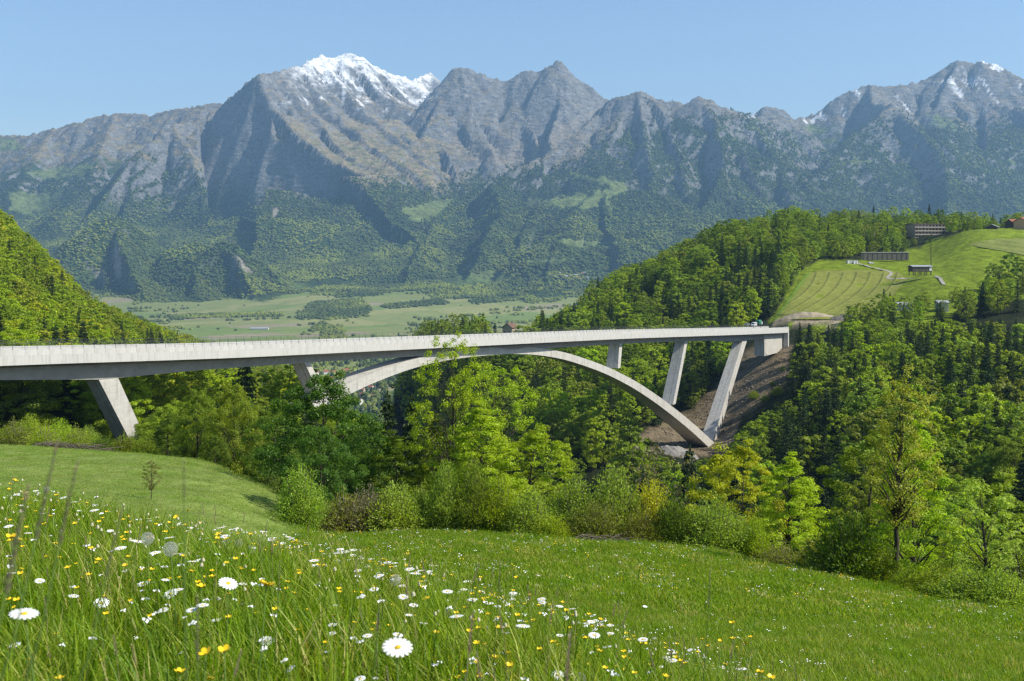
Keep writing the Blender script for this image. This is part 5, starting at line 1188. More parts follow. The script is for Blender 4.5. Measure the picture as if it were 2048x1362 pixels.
# valley: farm, village under the arch, far village
p = PT(520, 660, 4050); house((p.x, 4050, H1(p.x, 4050)), R(4), 62, 20, 5, 4, m_wallw, m_grey, 'long pale farm building alone in the valley fields', windows=False, chim=False, name='farm_building')
vr = random.Random(5)
VIL = [(642, 772), (652, 748), (660, 762), (668, 750), (678, 758), (690, 748), (700, 790), (712, 778), (722, 784), (733, 772), (742, 780), (752, 768), (728, 796), (745, 800), (668, 776), (690, 800), (715, 808), (630, 752), (700, 752), (738, 758)]
for i, (px, py) in enumerate(VIL):
    Y = 330 * F / (py - HZ); x = (px - CX) / F * Y; z = H1(x, Y)
    rf = vr.choice([m_tile, m_tile, m_tileb]); wl = vr.choice([m_wallw, m_wallw, m_wallc])
    house((x, Y, max(z, -331)), R(vr.uniform(-40, 40)), vr.uniform(11, 20), vr.uniform(9, 13), vr.uniform(6, 10), vr.uniform(3, 4.5), wl, rf, ('red-roofed ' if rf is m_tile else 'brown-roofed ') + ('white' if wl is m_wallw else 'tan') + ' village house, ' + ('by the second pier' if px < 665 else 'in the middle of the gap' if px < 715 else 'beside the shaded wood') + (', upper row' if py < 765 else ', lower row'), 'houses of the valley village under the arch', windows=False)
for i in range(12):
    px = 1105 + i * 6.5 + vr.uniform(-3, 3); py = 556 + vr.uniform(-5, 5); Y = find_Y(px, py, 3800, 7500); x = (px - CX) / F * Y
    house((x, Y, H1(x, Y) - .5), R(vr.uniform(-40, 40)), vr.uniform(12, 20), vr.uniform(10, 14), vr.uniform(6, 9), 4, vr.choice([m_wallw, m_wallc]), vr.choice([m_tile, m_tileb, m_grey]), 'tiny far house at the mountain foot left of the wooded hill', 'houses of the far village', windows=False, chim=False)
# field on the hilltop: mown sheet with windrows of hay, and the gravel track
FLD = [(1545, 640), (1612, 548), (1640, 542), (1720, 540), (1800, 545), (1815, 560), (1780, 600), (1720, 632), (1690, 640)]
fxs = np.arange(1535, 1830, 1.6); fys = np.exp(np.linspace(math.log(600), math.log(770), 260))
FPX, FYY = np.meshgrid(fxs, fys); FXX = (FPX - CX) / F * FYY; FZ0 = H(FXX, FYY); FPY = HZ - F * FZ0 / FYY
inn = inpoly(FPX, FPY, FLD)
vd = (FPY - 540) / 95.0
bend = FPX + 55 * vd + 26 * np.clip(vd, 0, 1) ** 2 * 2 - 14 * np.sin(vd * 3.2)
ph = np.mod(bend / 27.0, 1.0); row = np.exp(-((ph - .5) / .075) ** 2) * (FPY < 628) * (FPY > 546)
row = np.maximum(row, np.exp(-((FPY - 631) / 1.6) ** 2) * (FPX > 1555)); row *= np.clip(.75 + .6 * noise2(FXX / 3, FYY / 3), 0, 1.1)
fz = FZ0 + .35 + .55 * row
fcol = np.array((.20, .215, .045)) * (1 + .15 * fbm(FXX / 5, FYY / 5, 3))[..., None]; edge = np.exp(-((FPX - (1545 + (640 - FPY) * .72)) / 9.0) ** 2)
fcol = mixc(fcol, (.11, .22, .02), np.clip(edge, 0, 1) * .9); fcol = mixc(fcol, (.085, .105, .035), np.clip(row, 0, 1) * .85)
FFc = grid_faces(len(fxs), len(fys)); kk = inn.ravel()[FFc].all(1)
me = sub_mesh('striped_field', np.stack([FXX, FYY, fz], -1).reshape(-1, 3), FFc[kk], np.clip(fcol, 0, 1).reshape(-1, 3))
tag(link('striped_field', me, terr_mat('hay_stubble', (1.2, .15), (.3, .12), .05, .1)), kind='structure', label='pale mown field with curved dark rows of raked hay')
FLD2 = [(1925, 490), (1990, 478), (2048, 478), (2300, 480), (2300, 520), (2048, 512), (2000, 502), (1960, 496)]
fxs = np.arange(1910, 2320, 2.4); fys = np.exp(np.linspace(math.log(700), math.log(860), 200))
FPX, FYY = np.meshgrid(fxs, fys); FXX = (FPX - CX) / F * FYY; FZ0 = H(FXX, FYY); FPY = HZ - F * FZ0 / FYY; inn = inpoly(FPX, FPY, FLD2)
row = np.exp(-((np.mod((FPY - (FPX - 1925) * .13) / 8.5, 1) - .5) / .13) ** 2) * np.clip(.7 + .7 * noise2(FXX / 3, FYY / 3), 0, 1.1)
fcol = mixc(np.array((.19, .215, .055)) * (1 + .15 * fbm(FXX / 5, FYY / 5, 3))[..., None], (.10, .15, .03), np.clip(row, 0, 1) * .7)
FFc = grid_faces(len(fxs), len(fys)); kk = inn.ravel()[FFc].all(1)
if kk.any():
    me = sub_mesh('mown_slope', np.stack([FXX, FYY, FZ0 + .35 + .4 * row], -1).reshape(-1, 3), FFc[kk], np.clip(fcol, 0, 1).reshape(-1, 3))
    tag(link('mown_slope', me, MATS['hay_stubble']), kind='structure', label='mown strip with hay rows on the green mound at the right')
def ribbon(name, pts, wd_, mat, label):
    P_ = [ground_at(px, Y) for px, Y in pts]; P_ = [P_[0]] + P_ + [P_[-1]]; c_ = []
    for i in range(1, len(P_) - 2):
        for t in np.linspace(0, 1, 12):
            a, b, cc_, d = (np.array(P_[i + k]) for k in (-1, 0, 1, 2)); c_.append(.5 * (2 * b + (cc_ - a) * t + (2 * a - 5 * b + 4 * cc_ - d) * t * t + (3 * b - a - 3 * cc_ + d) * t ** 3))
    v = []
    for i, p_ in enumerate(c_):
        q_ = c_[min(i + 1, len(c_) - 1)]; o_ = c_[max(i - 1, 0)]; d_ = (q_ - o_)[:2]; d_ = d_ / (np.linalg.norm(d_) + 1e-9); nrm = np.array([-d_[1], d_[0]])
        for sgn in (-1, 1): xy = p_[:2] + nrm * wd_ / 2 * sgn; v.append((xy[0], xy[1], H1(*xy) + .45))
    n_ = len(c_); me = mesh_np(name, np.array(v), np.array([(2 * i, 2 * i + 1, 2 * i + 3, 2 * i + 2) for i in range(n_ - 1)]))
    return tag(link(name, me, mat), kind='structure', label=label)
ribbon('gravel_path', [(1715, 795), (1735, 775), (1760, 752), (1782, 738), (1776, 728), (1805, 722), (1835, 718)], 2.2, m_path, 'pale gravel track winding from the containers towards the barn')
ribbon('grass_path', [(1872, 712), (1880, 690), (1888, 668)], 2.2, m_path, 'faint track running down the field right of the barn')
# brushwood on the meadow edges
def brush(name, px0, px1, Y0, Y1, cnt, label, mat, r0):
    e = empty(name, ground_at((px0 + px1) / 2, (Y0 + Y1) / 2)); tag(e, label, 'brushwood'); rr_ = random.Random(3)
    for i in range(cnt):
        px = rr_.uniform(px0, px1); t = (px - px0) / (px1 - px0); Y = Y0 + (Y1 - Y0) * t + rr_.uniform(-.8, .8); a = Vector(ground_at(px, Y)); L_ = rr_.uniform(.8, 2.6); an = rr_.uniform(-.6, .6)
        b = a + Vector((math.cos(an) * L_, math.sin(an) * L_, rr_.uniform(.05, .5))); c_ = (a + b) / 2 + Vector((0, 0, rr_.uniform(.05, .3)))
        q = MB(); q.tube([v_ - e.location + Vector((0, 0, .1)) for v_ in (a, c_, b)], [r0, r0 * .8, r0 * .3], 5); sub(q, 'stick', mat, e)
brush('brushwood', 1130, 1235, 62.5, 62.5, 60, 'row of cut branches lying at the foot of the pale shrubs', BARK2, .035)
brush('brushwood', 60, 215, 114, 118, 70, 'line of pale cut branches along the crest of the mown meadow', BARK2, .06)

# stones lying on the bare slope
rk = []; m_stone = simple('slope_stone', (.21, .17, .12), .95, .3, 2)
for sd__ in range(3):
    r__ = np.random.default_rng(300 + sd__); q = MB(); n__ = 7
    q.loft([[(math.cos(6.283 * k / n__) * rr_ * (1 + .25 * r__.normal()), math.sin(6.283 * k / n__) * rr_ * (1 + .25 * r__.normal()), zz__) for k in range(n__)] for rr_, zz__ in ((.45, -.2), (.55, .1), (.4, .35), (.1, .5))]); me__ = q.mesh('stone_%d' % sd__); me__.materials.append(m_stone); rk.append(me__)
ns = 9000; spx = rng.uniform(1255, 1610, ns); sY = rng.uniform(400, 590, ns); sx_ = (spx - CX) / F * sY; sz_ = H(sx_, sY); k_ = inpoly(spx, HZ - F * sz_ / sY, BARE) & (fbm(sx_ / 9, sY / 9, 2) + .3 * rng.normal(size=ns) > .05)
sx_, sY, sz_ = sx_[k_], sY[k_], sz_[k_]; ssc = rng.uniform(.2, 1.1, len(sx_)) ** 1.6
gn_scatter('slope_rubble', np.stack([sx_, sY, sz_], 1), np.stack([ssc, ssc, ssc * .8], 1), np.stack([0 * ssc, 0 * ssc, rng.random(len(ssc)) * 6.283], 1), rng.integers(0, 3, len(ssc)), rk, 'loose stones on the bare earth slope under the right bridge end')
# ------------------------------------------------------------------ meadow: grass, seed heads and flowers
def grassmat(name, stops, trans):
    m = leafmat(name, 'inst', stops, trans); return m
GR = leafmat('grass_blade', 'inst', [(0, (.082, .142, .005)), (.4, (.115, .180, .006)), (.7, (.145, .198, .009)), (.88, (.18, .20, .02)), (1, (.33, .28, .12))], .9)
def tuft(seed, n, R0, h, wd_, segs=3, lean=.35):
    r = np.random.default_rng(seed); v = []; f = []
    for i in range(n):
        a = r.random() * 6.283; q = R0 * math.sqrt(r.random()); b = np.array([math.cos(a) * q, math.sin(a) * q, 0]); az = r.random() * 6.283
        hh_ = h * (.45 + .75 * r.random()); ln = lean * hh_ * (.2 + r.random()); d = np.array([math.cos(az), math.sin(az), 0]); sd_ = np.array([-math.sin(az), math.cos(az), 0]) * wd_ * (.6 + .8 * r.random())
        if r.random() < .5: sd_ = sd_ * .6 + d * wd_ * .6
        k0 = len(v)
        for s in range(segs + 1):
            t = s / segs; c_ = b + d * ln * t * t + np.array([0, 0, hh_ * (t - .12 * t * t)]); w_ = sd_ * .5 * (1 - t ** 1.6) + sd_ * .02
            v.append(c_ - w_); v.append(c_ + w_)
        for s in range(segs): k = k0 + 2 * s; f.append((k, k + 1, k + 3, k + 2))
    me = mesh_np('grass_tuft_%d' % seed, np.array(v), np.array(f), False); me.materials.append(GR); return me
GR2 = leafmat('mown_blade', 'inst', [(0, (.115, .185, .02)), (.5, (.155, .215, .040)), (.8, (.19, .235, .055)), (1, (.28, .26, .11))], .8)
tf_near = [tuft(100 + i, 60, .10, .155, .0048, 3, .6) for i in range(4)]; tf_mid = [tuft(110 + i, 110, .34, .14, .011, 2, .7) for i in range(3)]; tf_far = [tuft(120 + i, 120, .75, .14, .026, 2, .7) for i in range(3)]
def zone_pts(n, px0, px1, y0, y1, pw=1.0):
    Y = (y0 ** (2 * pw) + rng.random(n) * (y1 ** (2 * pw) - y0 ** (2 * pw))) ** (1 / (2 * pw)); px = rng.uniform(px0, px1, n); X = (px - CX) / F * Y
    return px, X, Y
def scatter_grass(name, protos, n, px0, px1, y0, y1, sel, smin, smax, label, zs=1.0, pw=1.0, sink=.01):
    px, X, Y = zone_pts(n, px0, px1, y0, y1, pw); k = sel(px, X, Y); px, X, Y = px[k], X[k], Y[k]; Z = H(X, Y); m_ = len(X)
    dn = 1 + .35 * fbm(X / 2.5, Y / 2.5, 2); s = rng.uniform(smin, smax, m_) * dn
    return gn_scatter(name, np.stack([X, Y, Z - sink], 1), np.stack([s, s, s * zs * rng.uniform(.75, 1.25, m_)], 1), np.stack([rng.normal(size=m_) * .08, rng.normal(size=m_) * .08, rng.random(m_) * 6.283], 1), rng.integers(0, len(protos), m_), protos, label)
in_mead = lambda px, X, Y: Y < edgeY(px) - .3
scatter_grass('meadow_grass_near', tf_near, 9000, -120, 2170, .75, 11, in_mead, .7, 1.3, 'tall green grass of the flower meadow close to the camera', pw=.8)
scatter_grass('meadow_grass', tf_mid, 14000, -150, 2200, 9, 32, in_mead, .7, 1.25, 'green grass of the sloping flower meadow')
scatter_grass('meadow_grass_far', tf_far, 11000, 480, 2250, 28, 70, in_mead, .7, 1.25, 'green grass at the far edge of the flower meadow')
tf_mown = [m_.copy() for m_ in tf_far]
for m_ in tf_mown: m_.materials.clear(); m_.materials.append(GR2)
scatter_grass('mown_grass', tf_mown, 9000, -200, 640, 16, 120, lambda px, X, Y: (Y > edgeY(px)) & (Y < crestY(px) + 2) & (px < 605), .6, 1.1, 'short mown grass on the left meadow mound', zs=.42)
# flowers
m_petal = simple('daisy_petal', (.80, .80, .77), .7, .06, 30); m_disc = simple('daisy_disc', (.70, .45, .02), .8, .2, 200); m_yel = simple('buttercup_petal', (.80, .56, .01), .45, .1, 60, spec=.4)
m_stem = simple('flower_stem', (.10, .17, .03), .8, .2, 20); m_seed = simple('seed_head', (.30, .235, .15), .9, .3, 40); m_bud = simple('bud', (.50, .46, .30), .8, .2, 60)
m_down, N, L = newmat('dandelion_down'); t_ = N.new('ShaderNodeBsdfTranslucent'); t_.inputs[0].default_value = (.72, .70, .64, 1); d_ = N.new('ShaderNodeBsdfDiffuse'); d_.inputs[0].default_value = (.62, .60, .55, 1); tr_ = N.new('ShaderNodeBsdfTransparent'); a_ = N.new('ShaderNodeMixShader'); L.new(d_.outputs[0], a_.inputs[1]); L.new(t_.outputs[0], a_.inputs[2]); o_ = N.new('ShaderNodeOutputMaterial'); L.new(a_.outputs[0], o_.inputs[0])
q = MB(); q.add([(.0045, -.0017, 0), (.0045, .0017, 0), (.015, .0032, .0016), (.0225, .0022, .0006), (.0235, 0, 0), (.0225, -.0022, .0006), (.015, -.0032, .0016)], [(0, 6, 2, 1), (6, 5, 3, 2), (5, 4, 3)]); petal_me = q.mesh('petal'); petal_me.materials.append(m_petal)
def dome(rad, hgt, n=10, rings=3):
    q = MB(); rg = []
    for i in range(rings + 1):
        a = (math.pi / 2) * i / rings; rr_ = rad * math.cos(a) if i < rings else rad * .04; rg.append([(rr_ * math.cos(6.283 * k / n), rr_ * math.sin(6.283 * k / n), hgt * math.sin(a)) for k in range(n)])
    q.loft(rg); return q
dq = dome(.0062, .0032); disc_me = dq.mesh('disc', True); disc_me.materials.append(m_disc)
q = MB()
for k in range(17):
    a = 6.283 * k / 17; ca, sa_ = math.cos(a), math.sin(a); b = len(q.v)
    for v in petal_me.vertices: q.v.append((v.co.x * ca - v.co.y * sa_, v.co.x * sa_ + v.co.y * ca, v.co.z + .0006 * (k % 2)))
    q.f += [tuple(b + i for i in p.vertices) for p in petal_me.polygons]
ring_me = q.mesh('petals'); ring_me.materials.append(m_petal)
q = MB()
for k in range(5):
    a = 6.283 * k / 5; ca, sa_ = math.cos(a), math.sin(a); pts = [(.001, 0, 0), (.006, -.0055, .0022), (.0115, -.004, .006), (.0125, 0, .007), (.0115, .004, .006), (.006, .0055, .0022)]
    q.add([(x * ca - y * sa_, x * sa_ + y * ca, z) for x, y, z in pts], [(0, 1, 5), (1, 2, 4, 5), (2, 3, 4)])
cup_me = q.mesh('petals'); cup_me.materials.append(m_yel)
q = MB()
for k in range(60):
    a = k * 2.39996; l_ = .022 * (.55 + .45 * random.random()); w_ = .0012; z1 = .004 + .006 * random.random(); ca, sa_ = math.cos(a), math.sin(a)
    q.add([(x * ca - y * sa_, x * sa_ + y * ca, z) for x, y, z in ((.001, -w_, 0), (.001, w_, 0), (l_, w_, z1), (l_, -w_, z1))], [(0, 1, 2, 3)])
hawk_me = q.mesh('florets'); hawk_me.materials.append(m_yel)
r_ = np.random.default_rng(9); q = MB()
for k in range(170):
    z = 1 - 2 * (k + .5) / 170; a = k * 2.39996; d = Vector((math.sqrt(1 - z * z) * math.cos(a), math.sqrt(1 - z * z) * math.sin(a), z)); t = d.orthogonal().normalized(); b = d.cross(t); R_ = .021
    q.add([d * .003 - t * .00012, d * .003 + t * .00012, d * R_ * .8], [(0, 1, 2)])
    for j in range(5):
        an = j * 1.2566 + k; e_ = t * math.cos(an) + b * math.sin(an); pz = d * R_ * .8; f_ = d.cross(e_) * .00035
        q.add([pz - f_, pz + f_, pz + e_ * .0045 + d * .0035], [(0, 1, 2)])
clock_me = q.mesh('seed_ball'); clock_me.materials.append(m_down)
dq = dome(.0032, .003); core_me = dq.mesh('core', True); core_me.materials.append(m_seed)
q = MB(); rg = np.random.default_rng(4)
for k in range(70):
    t = k / 70; a = k * 2.4; l_ = .012 * (1 - .5 * t) * (.6 + .8 * rg.random()); c_ = Vector((0, 0, t * .085)); d = Vector((math.cos(a) * .55, math.sin(a) * .55, .85)); n_ = Vector((-math.sin(a), math.cos(a), 0)) * .0016
    q.add([c_ - n_ * .3, c_ + d * l_ * .5 - n_, c_ + d * l_, c_ + d * l_ * .5 + n_], [(0, 1, 2, 3)])
panicle_me = q.mesh('seed_spike'); panicle_me.materials.append(m_seed)
def stem_mesh(parent, base, head, rad=.0012, bend=.03):
    q = MB(); b = base - head; k = b * .5 + Vector((random.uniform(-bend, bend), random.uniform(-bend, bend), 0)); q.tube([b, b * .25 + k * .5 + Vector((0, 0, 0)), Vector((0, 0, -.0005))], [rad * 1.3, rad, rad * .8], 5); return link('stem', q.mesh('stem', True), m_stem, parent)
def flower(kind, px, py, size, label, group, fine=False):
    real = {'daisy': .047, 'buttercup': .025, 'clock': .045, 'hawkbit': .044}[kind]; Y = real * F / size
    best = None
    for f_ in np.linspace(.55, 1.8, 60):
        y_ = Y * f_; h_ = PT(px, py, y_); st = h_.z - H1(h_.x, y_); bad = abs(math.log(f_)) + (0 if .12 < st < .55 else 2 + abs(st - .3) * 4)
        if best is None or bad < best[0]: best = (bad, y_, st)
    Y = best[1]; p = PT(px, py, Y); s = size * Y / F / real
    nm = {'daisy': 'ox_eye_daisy', 'buttercup': 'buttercup', 'clock': 'dandelion_clock', 'hawkbit': 'yellow_hawkbit'}[kind]
    e = empty(nm, p); tag(e, label, 'flower', group)
    stem_mesh(e, Vector((p.x + random.uniform(-.03, .03), p.y + random.uniform(-.02, .04), H1(p.x, p.y) - .01)), p, .0014)
    tx_, ty_ = random.uniform(-.05, .42), random.uniform(-.25, .4)
    if size > 60: tx_, ty_ = .30, .10
    elif size > 55: tx_, ty_ = .05, .12
    hd = []
    if kind == 'daisy':
        if fine:
            for k in range(17): o = link('petal', petal_me, None, e); o.rotation_euler = (0, 0, 6.283 * k / 17); hd.append(o)
            for o in hd:
                M_ = Matrix.Rotation(tx_, 4, 'X') @ Matrix.Rotation(ty_, 4, 'Y') @ Matrix.Rotation(o.rotation_euler[2], 4, 'Z') @ Matrix.Translation((0, 0, .0005 * random.random())); o.matrix_local = M_ @ Matrix.Scale(s, 4)
            hd = []
        else: hd.append(link('petals', ring_me, None, e))
        hd.append(link('disc', disc_me, None, e))
    elif kind == 'buttercup': hd += [link('petals', cup_me, None, e), link('centre', disc_me, None, e)]; hd[1].scale = (.5,) * 3
    elif kind == 'clock': hd += [link('seed_ball', clock_me, None, e), link('core', core_me, None, e)]
    else: hd += [link('florets', hawk_me, None, e), link('core', core_me, None, e)]
    for o in hd:
        sc_ = s * (.5 if o.name.startswith('centre') else 1); o.rotation_euler = (tx_, ty_, random.random() * 6); o.scale = (sc_,) * 3
    return e
DAISY = [(48, 1228, 58), (203, 1206, 32), (285, 1168, 30), (341, 1188, 32), (327, 1220, 20), (456, 1167, 40), (490, 1208, 26), (376, 1215, 14), (432, 1240, 20), (533, 1282, 32), (795, 1295, 62), (350, 1268, 18), (364, 1272, 16), (685, 1128, 18), (660, 1140, 15), (650, 1146, 14), (745, 1140, 18), (756, 1150, 20), (737, 1134, 14), (700, 1168, 14), (760, 1166, 16), (772, 1176, 14), (833, 1177, 18), (1010, 1262, 16), (1108, 1272, 24), (1185, 1265, 14), (1115, 1350, 26), (720, 1358, 24), (935, 1200, 12), (806, 1193, 11), (176, 1088, 13), (640, 1166, 13), (668, 1172, 12), (712, 1176, 13), (128, 1195, 16), (30, 1290, 24), (245, 1240, 15), (580, 1338, 24), (1290, 1213, 10), (1210, 1232, 10), (1380, 1300, 12), (617, 1126, 12)]
DLAB = {0: 'large white daisy at the far left edge, lit petals seen from the side', 10: 'largest white daisy, fully open, at the bottom centre', 5: 'white daisy with drooping petals left of the ragged yellow flower', 2: 'white daisy above the two small daisies on the left', 3: 'white daisy with half-folded petals right of the leftmost pair', 9: 'white daisy low in the grass below the ragged yellow flower', 1: 'white daisy right of the large one at the left edge', 6: 'white daisy just left below the ragged yellow flower', 24: 'white daisy next to the drooping seed head right of centre', 26: 'white daisy at the bottom edge right of the largest one', 27: 'white daisy cut by the bottom edge left of the largest one', 35: 'white daisy in the bottom left corner', 37: 'white daisy near the bottom edge left of centre'}
for i, (px, py, sz_) in enumerate(DAISY): flower('daisy', px, py, sz_, DLAB.get(i, 'small white daisy in the daisy drift left of centre' if 600 < px < 850 and py < 1200 else 'small white daisy right of the drift towards the right meadow' if px > 900 else 'small white daisy in the grass on the left'), 'white daisies in the near meadow', sz_ >= 30)
CLOCK = [(295, 1077, 30, 'dandelion clock, left of the two large ones'), (341, 1098, 34, 'largest dandelion clock, right of its pair at left'), (455, 1085, 20, 'left dandelion clock of the three in a row'), (478, 1087, 20, 'middle dandelion clock of the three in a row'), (503, 1098, 21, 'right dandelion clock of the three in a row'), (790, 1160, 26, 'dandelion clock beside the drift of small daisies'), (898, 1226, 27, 'dandelion clock standing alone right of centre'), (93, 978, 14, 'small dandelion clock on the skyline at far left'), (20, 998, 15, 'dandelion clock at the left edge of the near meadow'), (258, 1035, 13, 'tiny dandelion clock above the large pair'), (1160, 1358, 30, 'dandelion clock cut by the bottom edge'), (562, 1142, 20, 'faint dandelion clock left of the daisy drift')]
for px, py, sz_, lab in CLOCK: flower('clock', px, py, sz_, lab, 'dandelion clocks')
BUTTER = [(22, 1076, 24), (402, 1174, 19), (412, 1307, 27), (449, 1302, 27), (360, 1345, 24), (285, 1140, 12), (265, 1125, 12), (113, 1270, 14), (410, 1155, 10), (330, 1065, 12), (375, 1022, 10), (353, 1035, 12), (400, 1066, 10), (680, 1217, 14), (686, 1240, 17), (665, 1232, 12), (709, 1246, 10), (750, 1248, 12), (784, 1212, 13), (799, 1230, 13), (988, 1290, 14), (990, 1315, 14), (1020, 1332, 18), (953, 1325, 16), (962, 1352, 17), (930, 1345, 13), (917, 1356, 15), (950, 1195, 12), (1033, 1155, 9), (1465, 1247, 15), (1467, 1278, 12), (1491, 1288, 15), (1502, 1275, 11), (1405, 1279, 9), (1416, 1292, 9), (1520, 1346, 19), (1542, 1356, 18), (1440, 1282, 9), (1450, 1330, 12), (1330, 1288, 9), (420, 1360, 20), (120, 1358, 18), (30, 962, 12), (46, 1040, 10), (520, 1140, 9), (310, 1185, 10), (478, 1108, 11), (488, 1112, 11), (500, 1116, 10), (60, 1320, 16), (205, 1320, 12), (640, 1180, 9), (600, 1160, 10), (585, 1150, 10), (870, 1320, 12), (1180, 1330, 12), (1250, 1340, 11), (1060, 1190, 8), (1100, 1210, 8), (1125, 1205, 8)]
BLAB = {0: 'orange-yellow blurred buttercup at the left edge', 1: 'buttercup left of the drooping daisy', 2: 'left of the two large buttercups near the bottom', 3: 'right of the two large buttercups near the bottom', 4: 'large buttercup at the bottom edge on the left', 29: 'upper buttercup of the yellow patch at the right end', 35: 'left of the two buttercups at the bottom edge on the right', 36: 'right of the two buttercups at the bottom edge on the right', 22: 'buttercup right of the largest daisy near the bottom'}
def butter_label(px, py):
    if px < 230: return 'small buttercup at the left edge ' + ('below the large daisy' if py > 1240 else 'on the near grass skyline')
    if px < 560: return 'small buttercup ' + ('among the dandelion clocks' if py < 1130 else 'near the drooping daisy' if py < 1250 else 'at the bottom left')
    if px < 860: return 'small buttercup ' + ('at the left of the daisy drift' if py < 1190 else 'in the yellow group above the largest daisy')
    if px < 1300: return 'small buttercup ' + ('right of the daisy drift' if py < 1240 else 'right of the largest daisy low in the grass')
    return 'small buttercup in the yellow patch at the right'
for i, (px, py, sz_) in enumerate(BUTTER): flower('buttercup', px, py, sz_, BLAB.get(i, butter_label(px, py)), 'yellow buttercups in the near meadow')
flower('hawkbit', 533, 1172, 44, 'ragged yellow flower with dark centre above the lone daisies', None)
# grass stems with seed heads, the tallest ones set singly
def seed_stem(px_b, px_t, py_t, Y, hl, label, wd_=1.0, col=None):
    top = PT(px_t, py_t, Y); xb = (px_b - CX) / F * Y; base = Vector((xb, Y + .03, H1(xb, Y) - .01)); e = empty('grass_stem', base); tag(e, label, 'grass stem', 'tall grass stems with seed heads')
    q = MB(); d = top - base; k1 = Vector((d.x * .25, 0, d.z * .5)); q.tube([(0, 0, 0), k1, d * .82 + Vector((0, 0, .02 * d.z)), d], [.0014, .0012, .0009, .0006], 5); link('stem', q.mesh('stem', True), m_stem if wd_ < 1.5 else m_seed, e)
    o = link('seed_spike', panicle_me, None, e); dr = (d - (d * .82 + Vector((0, 0, .02 * d.z)))).normalized(); o.location = d - dr * hl * .8; s = hl / .095; o.scale = (s * wd_ * .42, s * wd_ * .42, s); o.rotation_euler = dr.to_track_quat('Z', 'Y').to_euler(); return e
for a in [(-380, 110, 905, .9, .10, 'blurred tall grass stem leaning right at the left edge', 1.0), (-260, 150, 945, 1.0, .09, 'second blurred tall grass stem leaning right at left', 1.2), (-420, 50, 1000, .85, .10, 'blurred brown grass stem at the very left edge', 1.4), (-150, 240, 1035, 1.05, .08, 'blurred grass stem below the two tall ones at left', 1.0), (360, 368, 930, 1.1, .045, 'dark plantain-like seed head standing over the mown meadow', 1.3),
          (1060, 1140, 1275, 1.3, .07, 'drooping brown seed head beside a daisy right of centre', 2.2), (880, 945, 1235, 1.6, .07, 'leaning brown seed head right of the largest daisy', 2.0), (1405, 1420, 1150, 2.4, .09, 'tall dark grass stem standing alone over the right meadow', 1.0), (735, 760, 1200, 2.2, .08, 'grass stem behind the largest daisy', 1.2), (540, 560, 1130, 2.4, .08, 'grass stem left of the daisy drift', 1.0), (985, 1000, 1130, 2.6, .08, 'upright grass stem right of the daisy drift', 1.0), (385, 395, 1210, 1.3, .09, 'pale upright grass stem near the bottom left', 1.0)]:
    seed_stem(*a)
q = MB(); q.tube([(0, 0, 0), (.01, .005, .25), (.03, .01, .48)], [.0013, .001, .0006], 4); b0_ = len(q.v)
for v in panicle_me.vertices: q.v.append((v.co.x + .03 + v.co.z * .2, v.co.y + .01, v.co.z + .45))
q.f += [tuple(b0_ + i for i in p.vertices) for p in panicle_me.polygons]; stem_me = q.mesh('seed_grass'); stem_me.materials.append(m_seed)
def scatter_small(name, meshes, n, y0, y1, sel, smin, smax, zoff, label, pw=1.0, px0=-150, px1=2200, zvar=.0, tilt=.5):
    px, X, Y = zone_pts(n, px0, px1, y0, y1, pw); k = sel(px, X, Y); X, Y = X[k], Y[k]; Z = H(X, Y) + zoff * rng.uniform(1 - zvar, 1 + zvar, len(X)); s = rng.uniform(smin, smax, len(X)); m_ = len(X)
    return gn_scatter(name, np.stack([X, Y, Z], 1), np.stack([s, s, s], 1), np.stack([rng.normal(size=m_) * tilt * .5 + tilt * .6, rng.normal(size=m_) * tilt * .5, rng.random(m_) * 6.283], 1), rng.integers(0, len(meshes), m_), meshes, label)
clump = lambda px, X, Y: in_mead(px, X, Y) & (fbm(X / 3.0, Y / 3.0, 2) + .25 * rng.normal(size=len(X)) > 0)
scatter_small('seed_grass', [stem_me], 800, 1.8, 20, in_mead, .35, .66, -.01, 'thin brown flowering grasses in the meadow', .7, tilt=.12)
# a stalked small flower for the masses
def stalked(head, hz_, name):
    q = MB(); q.tube([(0, 0, 0), (.006, .004, hz_ * .5), (0, 0, hz_)], .0009, 3); me = q.mesh(name); me.materials.append(m_stem); b_ = len(q.v)
    mats_ = [m_stem] + [m for m in head[0].materials]; vv = list(q.v); ff = list(q.f); mi = [0] * len(q.f)
    for hi_, hm in enumerate(head):
        b_ = len(vv); vv += [(v.co.x, v.co.y, v.co.z + hz_) for v in hm.vertices]; ff += [tuple(b_ + i for i in p.vertices) for p in hm.polygons]; mi += [hi_ + 1] * len(hm.polygons)
    me = bpy.data.meshes.new(name); me.from_pydata(vv, [], ff); me.update(); me.materials.append(m_stem)
    for hm in head: me.materials.append(hm.materials[0])
    me.polygons.foreach_set('material_index', mi); return me
sd_ = stalked([ring_me, disc_me], .30, 'daisy_small'); sb_ = stalked([cup_me], .27, 'buttercup_small'); bq = dome(.007, .013); bm_ = bq.mesh('bud', True); bm_.materials.append(m_bud); sk_ = stalked([bm_], .30, 'bud_small')
q = MB(); r0 = random.Random(8)
for _ in range(7):
    a = r0.random() * 6.283; d = .012 * math.sqrt(r0.random()); q.v += [(math.cos(a) * d + .0035 * math.cos(1.2566 * k), math.sin(a) * d + .0035 * math.sin(1.2566 * k), r0.uniform(-.003, .003)) for k in range(5)]; q.f.append(tuple(len(q.v) - 5 + k for k in range(5)))
um_ = q.mesh('umbel'); um_.materials.append(m_petal); su_ = stalked([um_], .24, 'small_umbel')
